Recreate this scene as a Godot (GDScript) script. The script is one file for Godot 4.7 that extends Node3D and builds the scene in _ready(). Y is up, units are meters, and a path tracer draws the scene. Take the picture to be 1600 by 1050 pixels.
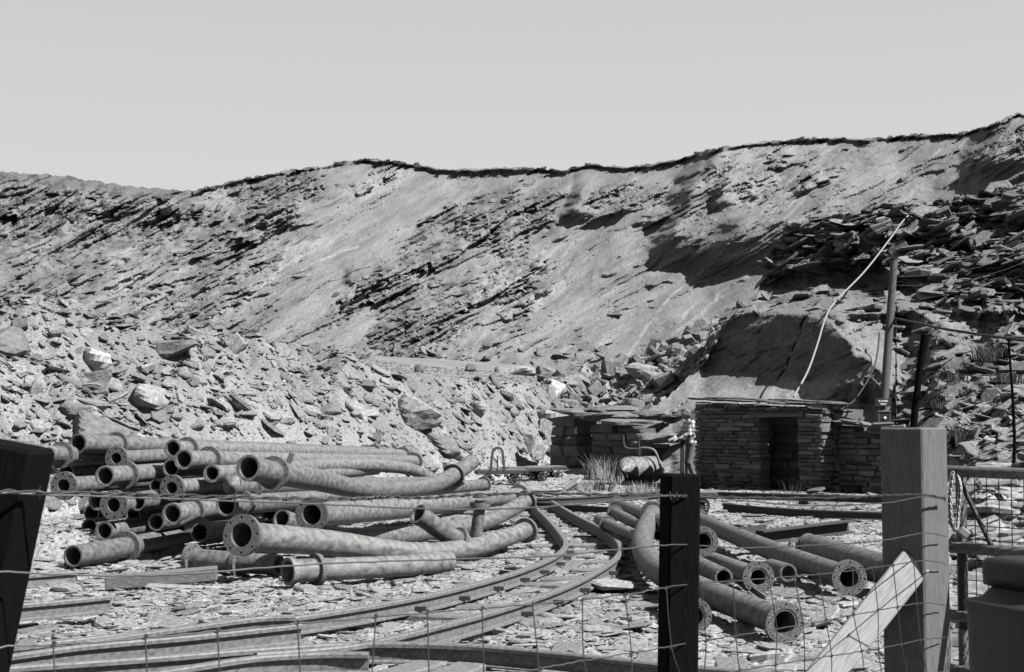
extends Node3D
# A slate quarry yard: heaps of old pipes, narrow rails, drystone huts, a quarry face behind, a wire fence in front.
const FOCAL := 2222.0
const EYE := 1.6
const PITCH := 0.06069
const TONE := 0.64               # all surfaces are a little duller than first measured
var M := {}
var used := {}
var rng := RandomNumberGenerator.new()
var nz := FastNoiseLite.new()
var nz2 := FastNoiseLite.new()
var cell := FastNoiseLite.new()
var slab_meshes := []
var rock_meshes := []
var stone_meshes := []
var flange_cache := {}
var soft_sky := []

func _ready():
	rng.seed = 7
	# ---------- camera, sky, sun, exposure
	var cam := Camera3D.new()
	cam.name = "camera"
	cam.position = Vector3(0, EYE, 0)
	cam.rotation.x = PITCH
	cam.fov = 26.58
	cam.near = 0.05
	cam.far = 600.0
	var att := CameraAttributesPhysical.new()
	att.frustum_focus_distance = 13.0
	att.frustum_focal_length = 50.0
	att.exposure_aperture = 16.0
	cam.attributes = att
	cam.fov = 26.58
	add_child(cam)
	cam.current = true
	cam.set_meta("kind", "helper")
	var sky_mat := ProceduralSkyMaterial.new()
	sky_mat.sky_top_color = gray(0.08)
	sky_mat.sky_horizon_color = gray(0.212)
	sky_mat.sky_curve = 0.5
	sky_mat.ground_bottom_color = gray(0.08)
	sky_mat.ground_horizon_color = gray(0.25)
	sky_mat.sun_angle_max = 1.0
	var sky := Sky.new()
	sky.sky_material = sky_mat
	var env := Environment.new()
	env.background_mode = Environment.BG_SKY
	env.sky = sky
	env.tonemap_mode = Environment.TONE_MAPPER_LINEAR
	env.tonemap_exposure = 3.6
	env.sdfgi_enabled = true
	env.ssao_enabled = true
	env.ssil_enabled = true
	var we := WorldEnvironment.new()
	we.name = "environment"
	we.environment = env
	add_child(we)
	var sun := DirectionalLight3D.new()
	sun.name = "sun"
	sun.light_energy = 1.6
	sun.light_angular_distance = 0.5
	sun.light_color = Color(1.0, 0.995, 0.985)
	sun.shadow_enabled = true
	var towards := Vector3(sin(deg_to_rad(60)) * cos(deg_to_rad(49)), sin(deg_to_rad(49)), cos(deg_to_rad(60)) * cos(deg_to_rad(49)))
	sun.basis = Basis.looking_at(-towards)
	add_child(sun)
	# ---------- structure
	setup_noise()
	for k in 240:                # the skyline without its small steps
		var sum = 0.0
		for e in range(-4, 5): sum += lut(SKYLINE, -520.0 + k * 12.0 + e * 14.0)
		soft_sky.append(sum / 9.0)
	make_materials()
	make_pieces()
	build_ground()
	build_face()
	build_spur()
	scatter_all()
	boulders()
	# ---------- objects
	build_track()
	build_huts()
	build_heap()
	build_right_pipes()
	build_yard_things()
	build_person()
	build_poles()
	build_fence()
	build_gate()
	build_grass()

# ---------------------------------------------------------------- helpers
func gray(l):
	return Color(l, l, l).linear_to_srgb()

func ray(px, py):
	var xc = (px - 800.0) / FOCAL
	var yc = (525.0 - py) / FOCAL
	return Vector3(xc, yc * cos(PITCH) + sin(PITCH), -cos(PITCH) + yc * sin(PITCH))

func at(px, py, d):            # the point d metres ahead seen towards (px, py)
	var r = ray(px, py)
	return Vector3(0, EYE, 0) + r * (d / -r.z)

func g(px, py, h = 0.0):       # the point at height h seen towards (px, py)
	var r = ray(px, py)
	return Vector3(0, EYE, 0) + r * ((h - EYE) / r.y)

func lut(t, x):
	if x <= t[0][0]: return t[0][1]
	for k in range(1, t.size()):
		if x <= t[k][0]:
			return lerpf(t[k - 1][1], t[k][1], (x - t[k - 1][0]) / float(t[k][0] - t[k - 1][0]))
	return t[-1][1]

func numbered(called):
	var n = used.get(called, 0)
	used[called] = n + 1
	return called if n == 0 else "%s_%03d" % [called, n]

func meta(o, label, category, group = "", kind = ""):
	if label: o.set_meta("label", label)
	if category: o.set_meta("category", category)
	if group: o.set_meta("group", group)
	if kind: o.set_meta("kind", kind)

func thing(called, label, category, where = Vector3.ZERO, group = ""):
	var o := Node3D.new()
	o.name = numbered(called)
	add_child(o)
	o.position = where
	meta(o, label, category, group)
	return o

func put(mesh, called, m, parent, where = Transform3D()):
	var o := MeshInstance3D.new()
	o.mesh = mesh
	o.material_override = m
	if parent == self:
		o.name = numbered(called)
		add_child(o)
	else:
		o.name = called
		parent.add_child(o, true)
	o.transform = where
	return o

func st_new():
	var st := SurfaceTool.new()
	st.begin(Mesh.PRIMITIVE_TRIANGLES)
	return st

func done(st, flat = true):
	if flat:
		st.generate_normals()
	return st.commit()

func quad(st, a, b, c, d):
	for p in [a, b, c, a, c, d]:
		st.add_vertex(p)

func box(st, lo, hi):          # chamfer-free box between two corners, flat faces
	st.set_smooth_group(-1)
	var p = []
	for k in 8:
		p.append(Vector3(hi.x if k & 1 else lo.x, hi.y if k & 2 else lo.y, hi.z if k & 4 else lo.z))
	for f in [[0, 2, 3, 1], [4, 5, 7, 6], [0, 4, 6, 2], [1, 3, 7, 5], [2, 6, 7, 3], [0, 1, 5, 4]]:
		quad(st, p[f[0]], p[f[3]], p[f[2]], p[f[1]])

func bevel_box(sx, sy, sz, b):  # box with chamfered edges, centred
	var st = st_new()
	st.set_smooth_group(-1)
	var pts = []
	for s in [Vector3(1, 1, 1)]:
		for k in 8:
			var q = Vector3(sx / 2 * (1 if k & 1 else -1), sy / 2 * (1 if k & 2 else -1), sz / 2 * (1 if k & 4 else -1))
			pts.append([q - Vector3(0, sign(q.y) * b, sign(q.z) * b), q - Vector3(sign(q.x) * b, 0, sign(q.z) * b), q - Vector3(sign(q.x) * b, sign(q.y) * b, 0)])
	var fc = func(a, c, d, e):
		var n = (c - a).cross(d - a)
		if n.dot(a + c + d + e) > 0: quad(st, a, e, d, c)
		else: quad(st, a, c, d, e)
	fc.call(pts[1][0], pts[3][0], pts[7][0], pts[5][0]); fc.call(pts[0][0], pts[2][0], pts[6][0], pts[4][0])
	fc.call(pts[2][1], pts[3][1], pts[7][1], pts[6][1]); fc.call(pts[0][1], pts[1][1], pts[5][1], pts[4][1])
	fc.call(pts[4][2], pts[5][2], pts[7][2], pts[6][2]); fc.call(pts[0][2], pts[1][2], pts[3][2], pts[2][2])
	for e in [[0, 1], [2, 3], [4, 5], [6, 7]]: fc.call(pts[e[0]][1], pts[e[1]][1], pts[e[1]][2], pts[e[0]][2])
	for e in [[0, 2], [1, 3], [4, 6], [5, 7]]: fc.call(pts[e[0]][0], pts[e[1]][0], pts[e[1]][2], pts[e[0]][2])
	for e in [[0, 4], [1, 5], [2, 6], [3, 7]]: fc.call(pts[e[0]][0], pts[e[1]][0], pts[e[1]][1], pts[e[0]][1])
	for k in 8:
		var t = pts[k]
		var n = (t[1] - t[0]).cross(t[2] - t[0])
		if n.dot(t[0]) > 0: for q in [t[0], t[2], t[1]]: st.add_vertex(q)
		else: for q in t: st.add_vertex(q)
	return done(st)

func smooth_path(pts, n):       # Catmull-Rom through pts, n pieces per span; works on Vector4 (xyz + radius)
	var out = []
	for k in range(pts.size() - 1):
		var p0 = pts[max(k - 1, 0)]; var p1 = pts[k]; var p2 = pts[k + 1]; var p3 = pts[min(k + 2, pts.size() - 1)]
		for j in n:
			var t = j / float(n)
			out.append(0.5 * (2.0 * p1 + (p2 - p0) * t + (2.0 * p0 - 5.0 * p1 + 4.0 * p2 - p3) * t * t + (3.0 * p1 - p0 - 3.0 * p2 + p3) * t * t * t))
	out.append(pts[-1])
	return out

func v4(p, r): return Vector4(p.x, p.y, p.z, r)
func v3(q): return Vector3(q.x, q.y, q.z)

func frames(path):
	var out = []
	var last = Vector3.ZERO
	for k in path.size():
		var t = (v3(path[min(k + 1, path.size() - 1)]) - v3(path[max(k - 1, 0)])).normalized()
		var u = last
		if k == 0:
			u = t.cross(Vector3.UP)
			if u.length() < 0.05: u = t.cross(Vector3.RIGHT)
		u = (u - t * u.dot(t)).normalized()
		last = u
		out.append(Basis(u, t.cross(u), t))
	return out

func sweep(st, path, sides, caps = true, inside = false, grow = 0.0, dent = 0.0):
	var fr = frames(path)
	for k in range(path.size() - 1):
		for s in sides:
			for c in ([[0, 0], [0, 1], [1, 1], [0, 0], [1, 1], [1, 0]] if inside else [[0, 0], [1, 1], [0, 1], [0, 0], [1, 0], [1, 1]]):
				var kk = k + c[0]
				var a = TAU * (s + c[1]) / sides
				var d = fr[kk].x * cos(a) + fr[kk].y * sin(a)
				var p0 = v3(path[kk])
				var rr = path[kk].w + grow
				if dent > 0.0:
					rr *= 1.0 + dent * nz.get_noise_3dv((p0 + d * rr) * 9.0)
				st.set_normal(-d if inside else d)
				st.add_vertex(p0 + d * rr)
	if caps:
		for e in [0, path.size() - 1]:
			var t = fr[e].z * (-1 if e == 0 else 1)
			for s in sides:
				st.set_normal(t)
				var a0 = TAU * (s if e == 0 else s + 1) / sides
				var a1 = TAU * (s + 1 if e == 0 else s) / sides
				st.add_vertex(v3(path[e]))
				st.add_vertex(v3(path[e]) + (fr[e].x * cos(a0) + fr[e].y * sin(a0)) * path[e].w)
				st.add_vertex(v3(path[e]) + (fr[e].x * cos(a1) + fr[e].y * sin(a1)) * path[e].w)

func tube(pts, r, sides = 8, n = 1, caps = true, dent = 0.0):
	var path = []
	for k in pts.size():
		path.append(v4(pts[k], r if not (r is Array) else r[k]))
	if n > 1: path = smooth_path(path, n)
	var st = st_new()
	sweep(st, path, sides, caps, false, 0.0, dent)
	return st.commit()

func extrude(profile, pts, up = Vector3.UP):    # closed 2-D profile (side, up) swept along pts, flat shaded
	var st = st_new()
	st.set_smooth_group(-1)
	var rows = []
	for k in pts.size():
		var t = (pts[min(k + 1, pts.size() - 1)] - pts[max(k - 1, 0)]).normalized()
		var side = t.cross(up).normalized()
		var u = side.cross(t)
		var row = []
		for q in profile: row.append(pts[k] + side * q.x + u * q.y)
		rows.append(row)
	var n = profile.size()
	for k in range(pts.size() - 1):
		for s in n:
			quad(st, rows[k][s], rows[k + 1][s], rows[k + 1][(s + 1) % n], rows[k][(s + 1) % n])
	var tri = Geometry2D.triangulate_polygon(PackedVector2Array(profile))
	for e in [0, pts.size() - 1]:
		for k in range(0, tri.size(), 3):
			var o = [tri[k], tri[k + 1], tri[k + 2]]
			if e == 0: o.reverse()
			for q in o: st.add_vertex(rows[e][q])
	return done(st)

func grid_mesh(nu, nv, pos: Callable, col: Callable):
	var v := PackedVector3Array(); var n := PackedVector3Array(); var c := PackedColorArray(); var idx := PackedInt32Array()
	v.resize(nu * nv); n.resize(nu * nv); c.resize(nu * nv)
	for j in nv:
		for i in nu:
			v[j * nu + i] = pos.call(i, j)
	for j in nv:
		for i in nu:
			var a = v[j * nu + max(i - 1, 0)]; var b = v[j * nu + min(i + 1, nu - 1)]
			var d = v[max(j - 1, 0) * nu + i]; var e = v[min(j + 1, nv - 1) * nu + i]
			var q = (b - a).cross(e - d).normalized()
			n[j * nu + i] = q
			c[j * nu + i] = col.call(i, j, v[j * nu + i], q)
	for j in nv - 1:
		for i in nu - 1:
			var a = j * nu + i
			idx.append_array([a, a + nu, a + 1, a + 1, a + nu, a + nu + 1])
	var arr = []
	arr.resize(Mesh.ARRAY_MAX)
	arr[Mesh.ARRAY_VERTEX] = v; arr[Mesh.ARRAY_NORMAL] = n; arr[Mesh.ARRAY_COLOR] = c; arr[Mesh.ARRAY_INDEX] = idx
	var m := ArrayMesh.new()
	m.add_surface_from_arrays(Mesh.PRIMITIVE_TRIANGLES, arr)
	return {"mesh": m, "v": v, "n": n, "nu": nu, "nv": nv}

# ---------------------------------------------------------------- materials
func setup_noise():
	nz.seed = 3; nz.frequency = 1.0; nz.noise_type = FastNoiseLite.TYPE_SIMPLEX_SMOOTH; nz.fractal_type = FastNoiseLite.FRACTAL_NONE
	nz2.seed = 11; nz2.frequency = 1.0; nz2.noise_type = FastNoiseLite.TYPE_SIMPLEX; nz2.fractal_type = FastNoiseLite.FRACTAL_FBM; nz2.fractal_octaves = 4
	cell.seed = 5; cell.frequency = 1.0; cell.noise_type = FastNoiseLite.TYPE_CELLULAR; cell.cellular_return_type = FastNoiseLite.RETURN_CELL_VALUE
	cell.cellular_distance_function = FastNoiseLite.DISTANCE_EUCLIDEAN; cell.fractal_type = FastNoiseLite.FRACTAL_NONE

func noise_tex(freq, oct, lo, hi, sd, sx = 1.0, power = 1.0, normal = 0.0, size = 512):
	var f := FastNoiseLite.new()
	f.seed = sd; f.frequency = freq; f.fractal_octaves = oct; f.noise_type = FastNoiseLite.TYPE_SIMPLEX
	var im: Image = f.get_seamless_image(size, size)
	if sx != 1.0:               # streaks: take the noise from a squeezed copy
		var sq: Image = im.duplicate()
		if sx > 0.0: sq.resize(size, int(size / sx), Image.INTERPOLATE_CUBIC)
		else: sq.resize(int(size / -sx), size, Image.INTERPOLATE_CUBIC)
		sq.resize(size, size, Image.INTERPOLATE_CUBIC)
		im = sq
	im.convert(Image.FORMAT_RGBA8)
	if normal > 0.0:
		im.bump_map_to_normal_map(normal)
	else:
		var d = im.get_data()
		var map = PackedByteArray()
		for k in 256: map.append(int(clampf(255.0 * lerpf(lo, hi, pow(clampf((k / 255.0 - 0.15) / 0.7, 0, 1), power)), 0, 255)))
		for k in range(0, d.size(), 4):
			var q = map[d[k]]
			d[k] = q; d[k + 1] = q; d[k + 2] = q; d[k + 3] = 255
		im = Image.create_from_data(size, size, false, Image.FORMAT_RGBA8, d)
	im.generate_mipmaps()
	return ImageTexture.create_from_image(im)

func mat(l, rough, tex = null, scale = 1.0, nrm = null, depth = 1.0, metal = 0.0, vcol = false, world = false):
	var m := StandardMaterial3D.new()
	m.albedo_color = gray(l * TONE)
	m.roughness = rough
	m.metallic = metal
	m.metallic_specular = 0.35
	if tex:
		m.albedo_texture = tex
	if nrm:
		m.normal_enabled = true
		m.normal_texture = nrm
		m.normal_scale = depth
	if tex or nrm:
		m.uv1_triplanar = true
		m.uv1_world_triplanar = world
		m.uv1_scale = scale if scale is Vector3 else Vector3.ONE * scale
	m.vertex_color_use_as_albedo = vcol
	m.cull_mode = BaseMaterial3D.CULL_DISABLED
	return m

func make_materials():
	var rock = noise_tex(0.012, 6, 0.68, 1.0, 21, 1.0, 0.8)
	var rock_n = noise_tex(0.02, 6, 0, 1, 22, 1.0, 1.0, 9.0)
	var spots = noise_tex(0.03, 5, 0.55, 1.0, 23, 1.0, 0.6)
	var stain = noise_tex(0.022, 7, 0.5, 1.0, 27, 1.0, 0.65)
	var fine_n = noise_tex(0.05, 5, 0, 1, 24, 1.0, 1.0, 6.0)
	var grain = noise_tex(0.06, 5, 0.78, 1.0, 25, 16.0, 0.9)
	var grain_n = noise_tex(0.06, 5, 0, 1, 25, 16.0, 1.0, 4.0)
	var grain_x = noise_tex(0.06, 5, 0.6, 1.0, 26, -16.0, 0.9)
	var grain_xn = noise_tex(0.06, 5, 0, 1, 26, -16.0, 1.0, 5.0)
	M.face = mat(0.92, 0.95, noise_tex(0.03, 6, 0.74, 1.0, 31, 1.0, 0.8), 0.3, rock_n, 0.6, 0.0, true, true)
	M.ground = mat(1.0, 0.97, spots, 0.9, fine_n, 1.0, 0.0, true, true)
	M.slate = mat(1.0, 0.8, rock, 0.9, rock_n, 0.5, 0.0, true)
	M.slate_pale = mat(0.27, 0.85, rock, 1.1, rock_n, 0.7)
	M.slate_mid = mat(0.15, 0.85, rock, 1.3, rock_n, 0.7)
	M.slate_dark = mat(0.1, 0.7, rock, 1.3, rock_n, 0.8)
	M.stone = []
	for l in [0.1, 0.125, 0.155, 0.19, 0.23]:
		M.stone.append(mat(l, 0.8, rock, 2.2, rock_n, 0.9))
	M.pipe = []
	for l in [0.165, 0.195, 0.145]:
		M.pipe.append(mat(l, 0.6, stain, 0.8, fine_n, 0.22, 0.1))
	M.flange = mat(0.13, 0.75, spots, 2.3, fine_n, 0.8)
	M.rail = mat(0.165, 0.6, rock, 3.0, fine_n, 0.3, 0.1)
	M.rust = mat(0.06, 0.75, spots, 2.5, fine_n, 0.8, 0.1)
	M.iron = mat(0.03, 0.6, spots, 3.0, fine_n, 0.6, 0.2)
	M.wood = mat(0.105, 0.85, grain, Vector3(3.4, 1.0, 3.4), grain_n, 0.35)
	M.wood_x = mat(0.17, 0.85, grain_x, Vector3(0.9, 3.2, 3.2), grain_xn, 0.7)
	M.wood_pale = mat(0.32, 0.8, grain, Vector3(4.0, 1.0, 4.0), grain_n, 0.25)
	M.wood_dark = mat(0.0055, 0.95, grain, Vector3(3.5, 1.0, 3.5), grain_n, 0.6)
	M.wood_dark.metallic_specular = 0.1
	M.sleeper = mat(0.19, 0.9, grain_x, Vector3(0.8, 3.0, 3.0), grain_xn, 1.0)
	M.pole = mat(0.085, 0.85, grain, Vector3(2.0, 0.5, 2.0), grain_n, 0.7)
	M.wire = mat(0.04, 0.5, null, 1, null, 1, 0.5)
	M.wire_bright = mat(0.2, 0.45, null, 1, null, 1, 0.4)
	M.black = mat(0.018, 0.5)
	M.hose = mat(0.18, 0.6)
	M.cable = mat(0.02, 0.6)
	M.net = mat(0.1, 0.4, null, 1, null, 1, 0.7)
	M.galv = mat(0.17, 0.55, spots, 2.0, fine_n, 0.3, 0.3)
	M.grass = mat(0.3, 0.8); M.grass.backlight_enabled = true; M.grass.backlight = gray(0.1)
	M.grass_dark = mat(0.055, 0.8); M.grass_dark.backlight_enabled = true; M.grass_dark.backlight = gray(0.03)
	M.bin = mat(0.008, 0.5)
	M.bin_body = mat(0.022, 0.55)
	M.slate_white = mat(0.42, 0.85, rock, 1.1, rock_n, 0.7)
	M.white = mat(0.75, 0.6)

# ---------------------------------------------------------------- loose pieces shared by everything
func make_pieces():
	var r := RandomNumberGenerator.new()
	r.seed = 99
	for k in 8:                  # flat slates, about 1 m across and 0.14 to 0.3 thick
		var st = st_new()
		st.set_smooth_group(-1)
		var n = 5 + k % 3
		var th = 0.07 + 0.035 * (k % 4)
		var top = []; var mid = []; var bot = []
		var tilt = Vector2(r.randf_range(-0.12, 0.12), r.randf_range(-0.12, 0.12))
		for s in n:
			var a = TAU * (s + r.randf_range(-0.3, 0.3)) / n
			var q = Vector2(cos(a) * r.randf_range(0.38, 0.55), sin(a) * r.randf_range(0.26, 0.42))
			var y = th * 0.5 + tilt.dot(q)
			top.append(Vector3(q.x * 0.9, y, q.y * 0.9)); mid.append(Vector3(q.x * 1.02, y - th * r.randf_range(0.25, 0.5), q.y * 1.02))
			bot.append(Vector3(q.x * 0.86, -th * 0.5, q.y * 0.86))
		for s in n:
			var e = (s + 1) % n
			quad(st, top[s], mid[s], mid[e], top[e]); quad(st, mid[s], bot[s], bot[e], mid[e])
			if s > 0 and e > 0:
				for q in [top[0], top[s], top[e]]: st.add_vertex(q)
				for q in [bot[0], bot[e], bot[s]]: st.add_vertex(q)
		slab_meshes.append(done(st))
	for k in 8:                  # split boulders: a ball cut by random planes
		var planes = []
		for q in 15:
			var d = Vector3(r.randfn(), r.randfn(), r.randfn()).normalized()
			planes.append([d, r.randf_range(0.32, 0.5) * (0.72 if abs(d.y) > 0.6 else 1.0)])
		planes.append([Vector3(0.1 * r.randfn(), 1, 0.1 * r.randfn()).normalized(), r.randf_range(0.2, 0.32)])
		planes.append([Vector3(0, -1, 0), 0.3])
		var nu = 22; var nv = 15
		var p = []
		for j in nv + 1:
			for i in nu:
				var a = TAU * i / nu; var b = PI * j / nv
				var d = Vector3(sin(b) * cos(a), cos(b), sin(b) * sin(a))
				var best = 0.6
				for pl in planes:
					var q = d.dot(pl[0])
					if q > 0.01: best = min(best, pl[1] / q)
				p.append(d * best * (1.0 + 0.05 * nz.get_noise_3dv(d * best * 5.0 + Vector3(k * 7, 0, 0)) + 0.03 * nz.get_noise_3dv(Vector3(d.x * 3, d.y * 22, d.z * 3) * best + Vector3(k, 0, 0))))
		var st = st_new()
		st.set_smooth_group(-1)
		for j in nv:
			for i in nu:
				quad(st, p[j * nu + i], p[j * nu + (i + 1) % nu], p[(j + 1) * nu + (i + 1) % nu], p[(j + 1) * nu + i])
		rock_meshes.append(done(st))
	for k in 9:                  # wall stones, a unit block with a broken face
		var st = st_new()
		st.set_smooth_group(-1)
		var c = []
		for s in 8:
			c.append(Vector3((0.5 if s & 1 else -0.5) + r.randf_range(-0.05, 0.05), (0.5 if s & 2 else -0.5) + r.randf_range(-0.2, 0.08), (0.5 if s & 4 else -0.5) + r.randf_range(-0.1, 0.1)))
		for f in [[0, 2, 3, 1], [0, 4, 6, 2], [1, 3, 7, 5], [2, 6, 7, 3], [0, 1, 5, 4]]:
			quad(st, c[f[0]], c[f[3]], c[f[2]], c[f[1]])
		var m1 = [c[4], c[5], c[7], c[6]]          # the front (+z) bulges on a broken line
		var in_ = []
		for q in m1: in_.append(Vector3(q.x * r.randf_range(0.75, 0.9), q.y * r.randf_range(0.4, 0.75), q.z + r.randf_range(0.02, 0.12)))
		for s in 4: quad(st, m1[s], in_[s], in_[(s + 1) % 4], m1[(s + 1) % 4])
		quad(st, in_[0], in_[3], in_[2], in_[1])
		stone_meshes.append(done(st))

# ---------------------------------------------------------------- ground, spoil bank and bench
const TOE := [[-700, 17.0], [-200, 21.0], [0, 23.5], [300, 27.0], [600, 33.0], [750, 38.5], [850, 44.0], [950, 46.0], [1050, 44.0], [1150, 44.0], [1300, 46.0], [1500, 60.0]]
const BANK_TOP := [[-700, 5.6], [-200, 4.8], [0, 4.2], [250, 3.75], [500, 3.4], [600, 2.95], [850, 2.9], [930, 3.3], [1000, 3.9], [1100, 5.2], [1180, 6.0], [1300, 7.0]]
const BANK_RUN := [[-700, 9.0], [0, 8.5], [250, 7.5], [500, 6.0], [600, 5.0], [850, 5.0], [930, 13.0], [1100, 13.0], [1300, 12.0]]

func bank_share(x, z):
	var d = max(-z, 1.0)
	var u = 800.0 + FOCAL * x / d
	return clampf((d - lut(TOE, u)) / lut(BANK_RUN, u), 0.0, 1.0)

func ground_h(x, z):
	var d = max(-z, 0.5)
	var u = 800.0 + FOCAL * x / d
	var t = (d - lut(TOE, u)) / lut(BANK_RUN, u)
	var h = 0.0
	if t > 0.0:
		var top = lut(BANK_TOP, u)
		var bench = smoothstep(540.0, 590.0, u) * smoothstep(890.0, 850.0, u)
		var ramp = lerpf(smoothstep(-0.12, 1.0, t), t, bench)
		h = top * ramp if t < 1.0 else top + (t - 1.0) * lut(BANK_RUN, u) * lerpf(0.035, 0.055, bench)
		var rough = clampf(t * 4.0, 0, 1) * (lerpf(1.0, 0.4, bench) if t < 1.0 else lerpf(0.35, 0.05, bench))
		h += rough * (0.38 * nz.get_noise_2d(x * 0.33, z * 0.33) + 0.2 * nz.get_noise_2d(x * 0.9, z * 0.9 + 40))
		h += rough * 0.1 * nz.get_noise_2d(x * 2.6, z * 2.6)
	else:
		h = 0.025 * nz.get_noise_2d(x * 0.5, z * 0.5)
		# a low heap of slate behind the gate
		var hx = smoothstep(1390.0, 1560.0, u) * smoothstep(6.5, 12.0, d)
		h += hx * (0.75 * smoothstep(7.0, 22.0, d) + 0.22 * nz.get_noise_2d(x * 0.7, z * 0.7) + 0.08 * nz.get_noise_2d(x * 2.0, z * 2.0))
		# gravel heap left of the pipes
		var q = Vector2((x + 5.35) / 0.75, (d - 16.9) / 0.8).length()
		h += 0.34 * smoothstep(1.0, 0.15, q)
		h += 0.3 * smoothstep(38.0, 43.0, d) * smoothstep(0.3, 1.2, x) * (1.0 - smoothstep(4.0, 5.0, x))
	h += 0.02 * nz2.get_noise_2d(x * 3.0, z * 3.0) + 0.011 * nz2.get_noise_2d(x * 11.0, z * 11.0)
	return h

func build_ground():
	var cols = []
	var u = -1500.0
	while u < 3100.0:
		cols.append(u)
		u += 4.0 if u > -30.0 and u < 1640.0 else 22.0
	var rows = [-6.0, -1.0, 1.2]
	var d = 3.0
	while d < 110.0:
		rows.append(d)
		d *= 1.045 if d < 7.0 else (1.0075 if d < 27.0 else 1.011)
	rows.append(130.0); rows.append(260.0)
	var nu = cols.size()
	var data = grid_mesh(nu, rows.size(), func(i, j):
		var dd = rows[j]
		var x = (cols[i] - 800.0) / FOCAL * max(dd, 8.0 if dd < 3.0 else 0.0)
		return Vector3(x, ground_h(x, -dd), -dd),
	func(i, j, p, n):
		var t = 0.31 + 0.07 * nz.get_noise_2d(p.x * 0.35, p.z * 0.35) + 0.03 * nz2.get_noise_2d(p.x * 1.7, p.z * 1.7)
		var far = smoothstep(0.05, 0.4, bank_share(p.x, p.z))
		t = lerpf(t, 0.225 + 0.05 * nz.get_noise_2d(p.x * 0.25 + 9, p.z * 0.25) + 0.02 * nz2.get_noise_2d(p.x, p.z), far)
		return Color(t, t, t))
	var o = put(data.mesh, "ground", M.ground, self)
	meta(o, "", "", "", "structure")
	M.ground_node = o

# ---------------------------------------------------------------- the quarry face behind
const SKYLINE := [[-500, 225], [-120, 258], [0, 268], [60, 272], [100, 275], [200, 291], [250, 295], [300, 299], [330, 292], [350, 286], [400, 276], [450, 266], [500, 260], [540, 252], [570, 249], [610, 251], [650, 257], [700, 264], [740, 265], [780, 262], [840, 262], [885, 267], [892, 262], [920, 256], [980, 261], [1020, 256], [1055, 249], [1080, 242], [1110, 234], [1160, 226], [1200, 221], [1280, 215], [1320, 215], [1350, 217], [1420, 211], [1500, 207], [1540, 198], [1565, 186], [1590, 176], [1640, 190], [1800, 205], [2100, 215]]
const FACE_NEAR := [[-500, 0.62], [0, 0.78], [300, 0.93], [700, 1.0], [1100, 0.98], [1400, 0.9], [1700, 0.8], [2100, 0.7]]
# left-facing cliffs: px, py, half width, half height, metres nearer, px over which it eases off again, lean
const CLIFFS := [[1062, 305, 28, 72, 6.0, 230, 0.55], [1120, 372, 24, 36, 2.6, 120, 0.8], [897, 312, 15, 26, 3.0, 60, 0.3], [395, 312, 24, 30, 2.4, 70, 0.5],
	[350, 352, 18, 22, 1.5, 60, 0.5], [475, 285, 22, 22, 1.8, 60, 0.6], [70, 305, 30, 18, 2.0, 70, 0.4], [180, 315, 30, 20, 1.6, 60, 0.4], [245, 312, 22, 18, 2.0, 50, 0.4], [115, 345, 26, 22, 1.3, 60, 0.4],
	[165, 412, 22, 26, 1.6, 60, 0.4], [118, 425, 9, 14, 1.2, 25, 0.2], [540, 428, 9, 14, 1.2, 30, 0.2], [1535, 222, 26, 34, 3.0, 90, 0.5], [690, 345, 16, 16, 1.2, 60, 1.0], [590, 430, 16, 16, 1.0, 40, 0.5],
	[300, 385, 20, 18, 0.9, 40, 0.4], [830, 408, 14, 10, 0.9, 30, 0.3], [620, 500, 22, 22, 1.1, 60, 0.5], [720, 470, 18, 22, 0.8, 50, 0.4], [1010, 440, 10, 10, 0.6, 30, 0.4], [1120, 300, 16, 20, 1.4, 60, 0.4]]
# broken ground: px, py, rx, ry, turn, amount
const BROKEN := [[90, 320, 160, 50, -8, 1.0], [230, 340, 130, 60, -10, 0.9], [90, 440, 120, 60, -20, 0.6], [430, 305, 90, 34, -24, 1.0], [390, 355, 70, 40, -25, 0.9], [570, 285, 60, 10, -22, 0.7], [640, 420, 170, 30, -30, 0.9],
	[780, 350, 120, 40, -24, 0.9], [690, 345, 80, 12, -28, 0.8], [980, 310, 70, 30, -15, 0.6], [660, 500, 110, 50, -28, 0.9], [800, 450, 50, 70, 5, 0.8], [640, 570, 130, 24, 5, 1.0], [330, 420, 140, 50, -15, 0.55],
	[1100, 320, 80, 60, -30, 0.3], [1200, 290, 130, 50, -5, 0.45], [1560, 225, 70, 34, -30, 0.9], [450, 560, 140, 40, 6, 0.6], [905, 560, 40, 40, 0, 0.8], [1180, 360, 60, 30, -20, 0.5], [260, 480, 160, 50, 0, 0.55]]
const PALE := [[765, 470, 70, 120, 8, 0.6], [730, 560, 60, 40, 0, 0.6], [340, 400, 70, 40, -15, 0.4], [1210, 275, 150, 50, -8, 0.6], [460, 400, 60, 14, -38, 0.8], [620, 275, 90, 14, -20, 0.35], [840, 440, 40, 60, 10, 0.5], [200, 430, 45, 40, 0, 0.4], [330, 310, 40, 40, -30, 0.3], [1430, 240, 90, 30, -20, 0.25]]

const SMOOTH := [[1030, 455, 215, 75, -27, 1.0], [1170, 400, 80, 60, -35, 0.8], [560, 375, 130, 36, -33, 1.0], [640, 300, 150, 26, -22, 0.9], [500, 455, 120, 22, -35, 0.8], [1430, 255, 160, 34, -24, 0.8], [320, 320, 34, 30, -30, 0.9]]

const VEINS := [[Vector2(1092, 428), Vector2(1048, 462), Vector2(1010, 512), Vector2(980, 558)], [Vector2(470, 398), Vector2(425, 432), Vector2(395, 462), Vector2(345, 486)], [Vector2(560, 385), Vector2(500, 405), Vector2(455, 432)], [Vector2(1120, 405), Vector2(1092, 428)]]

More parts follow.
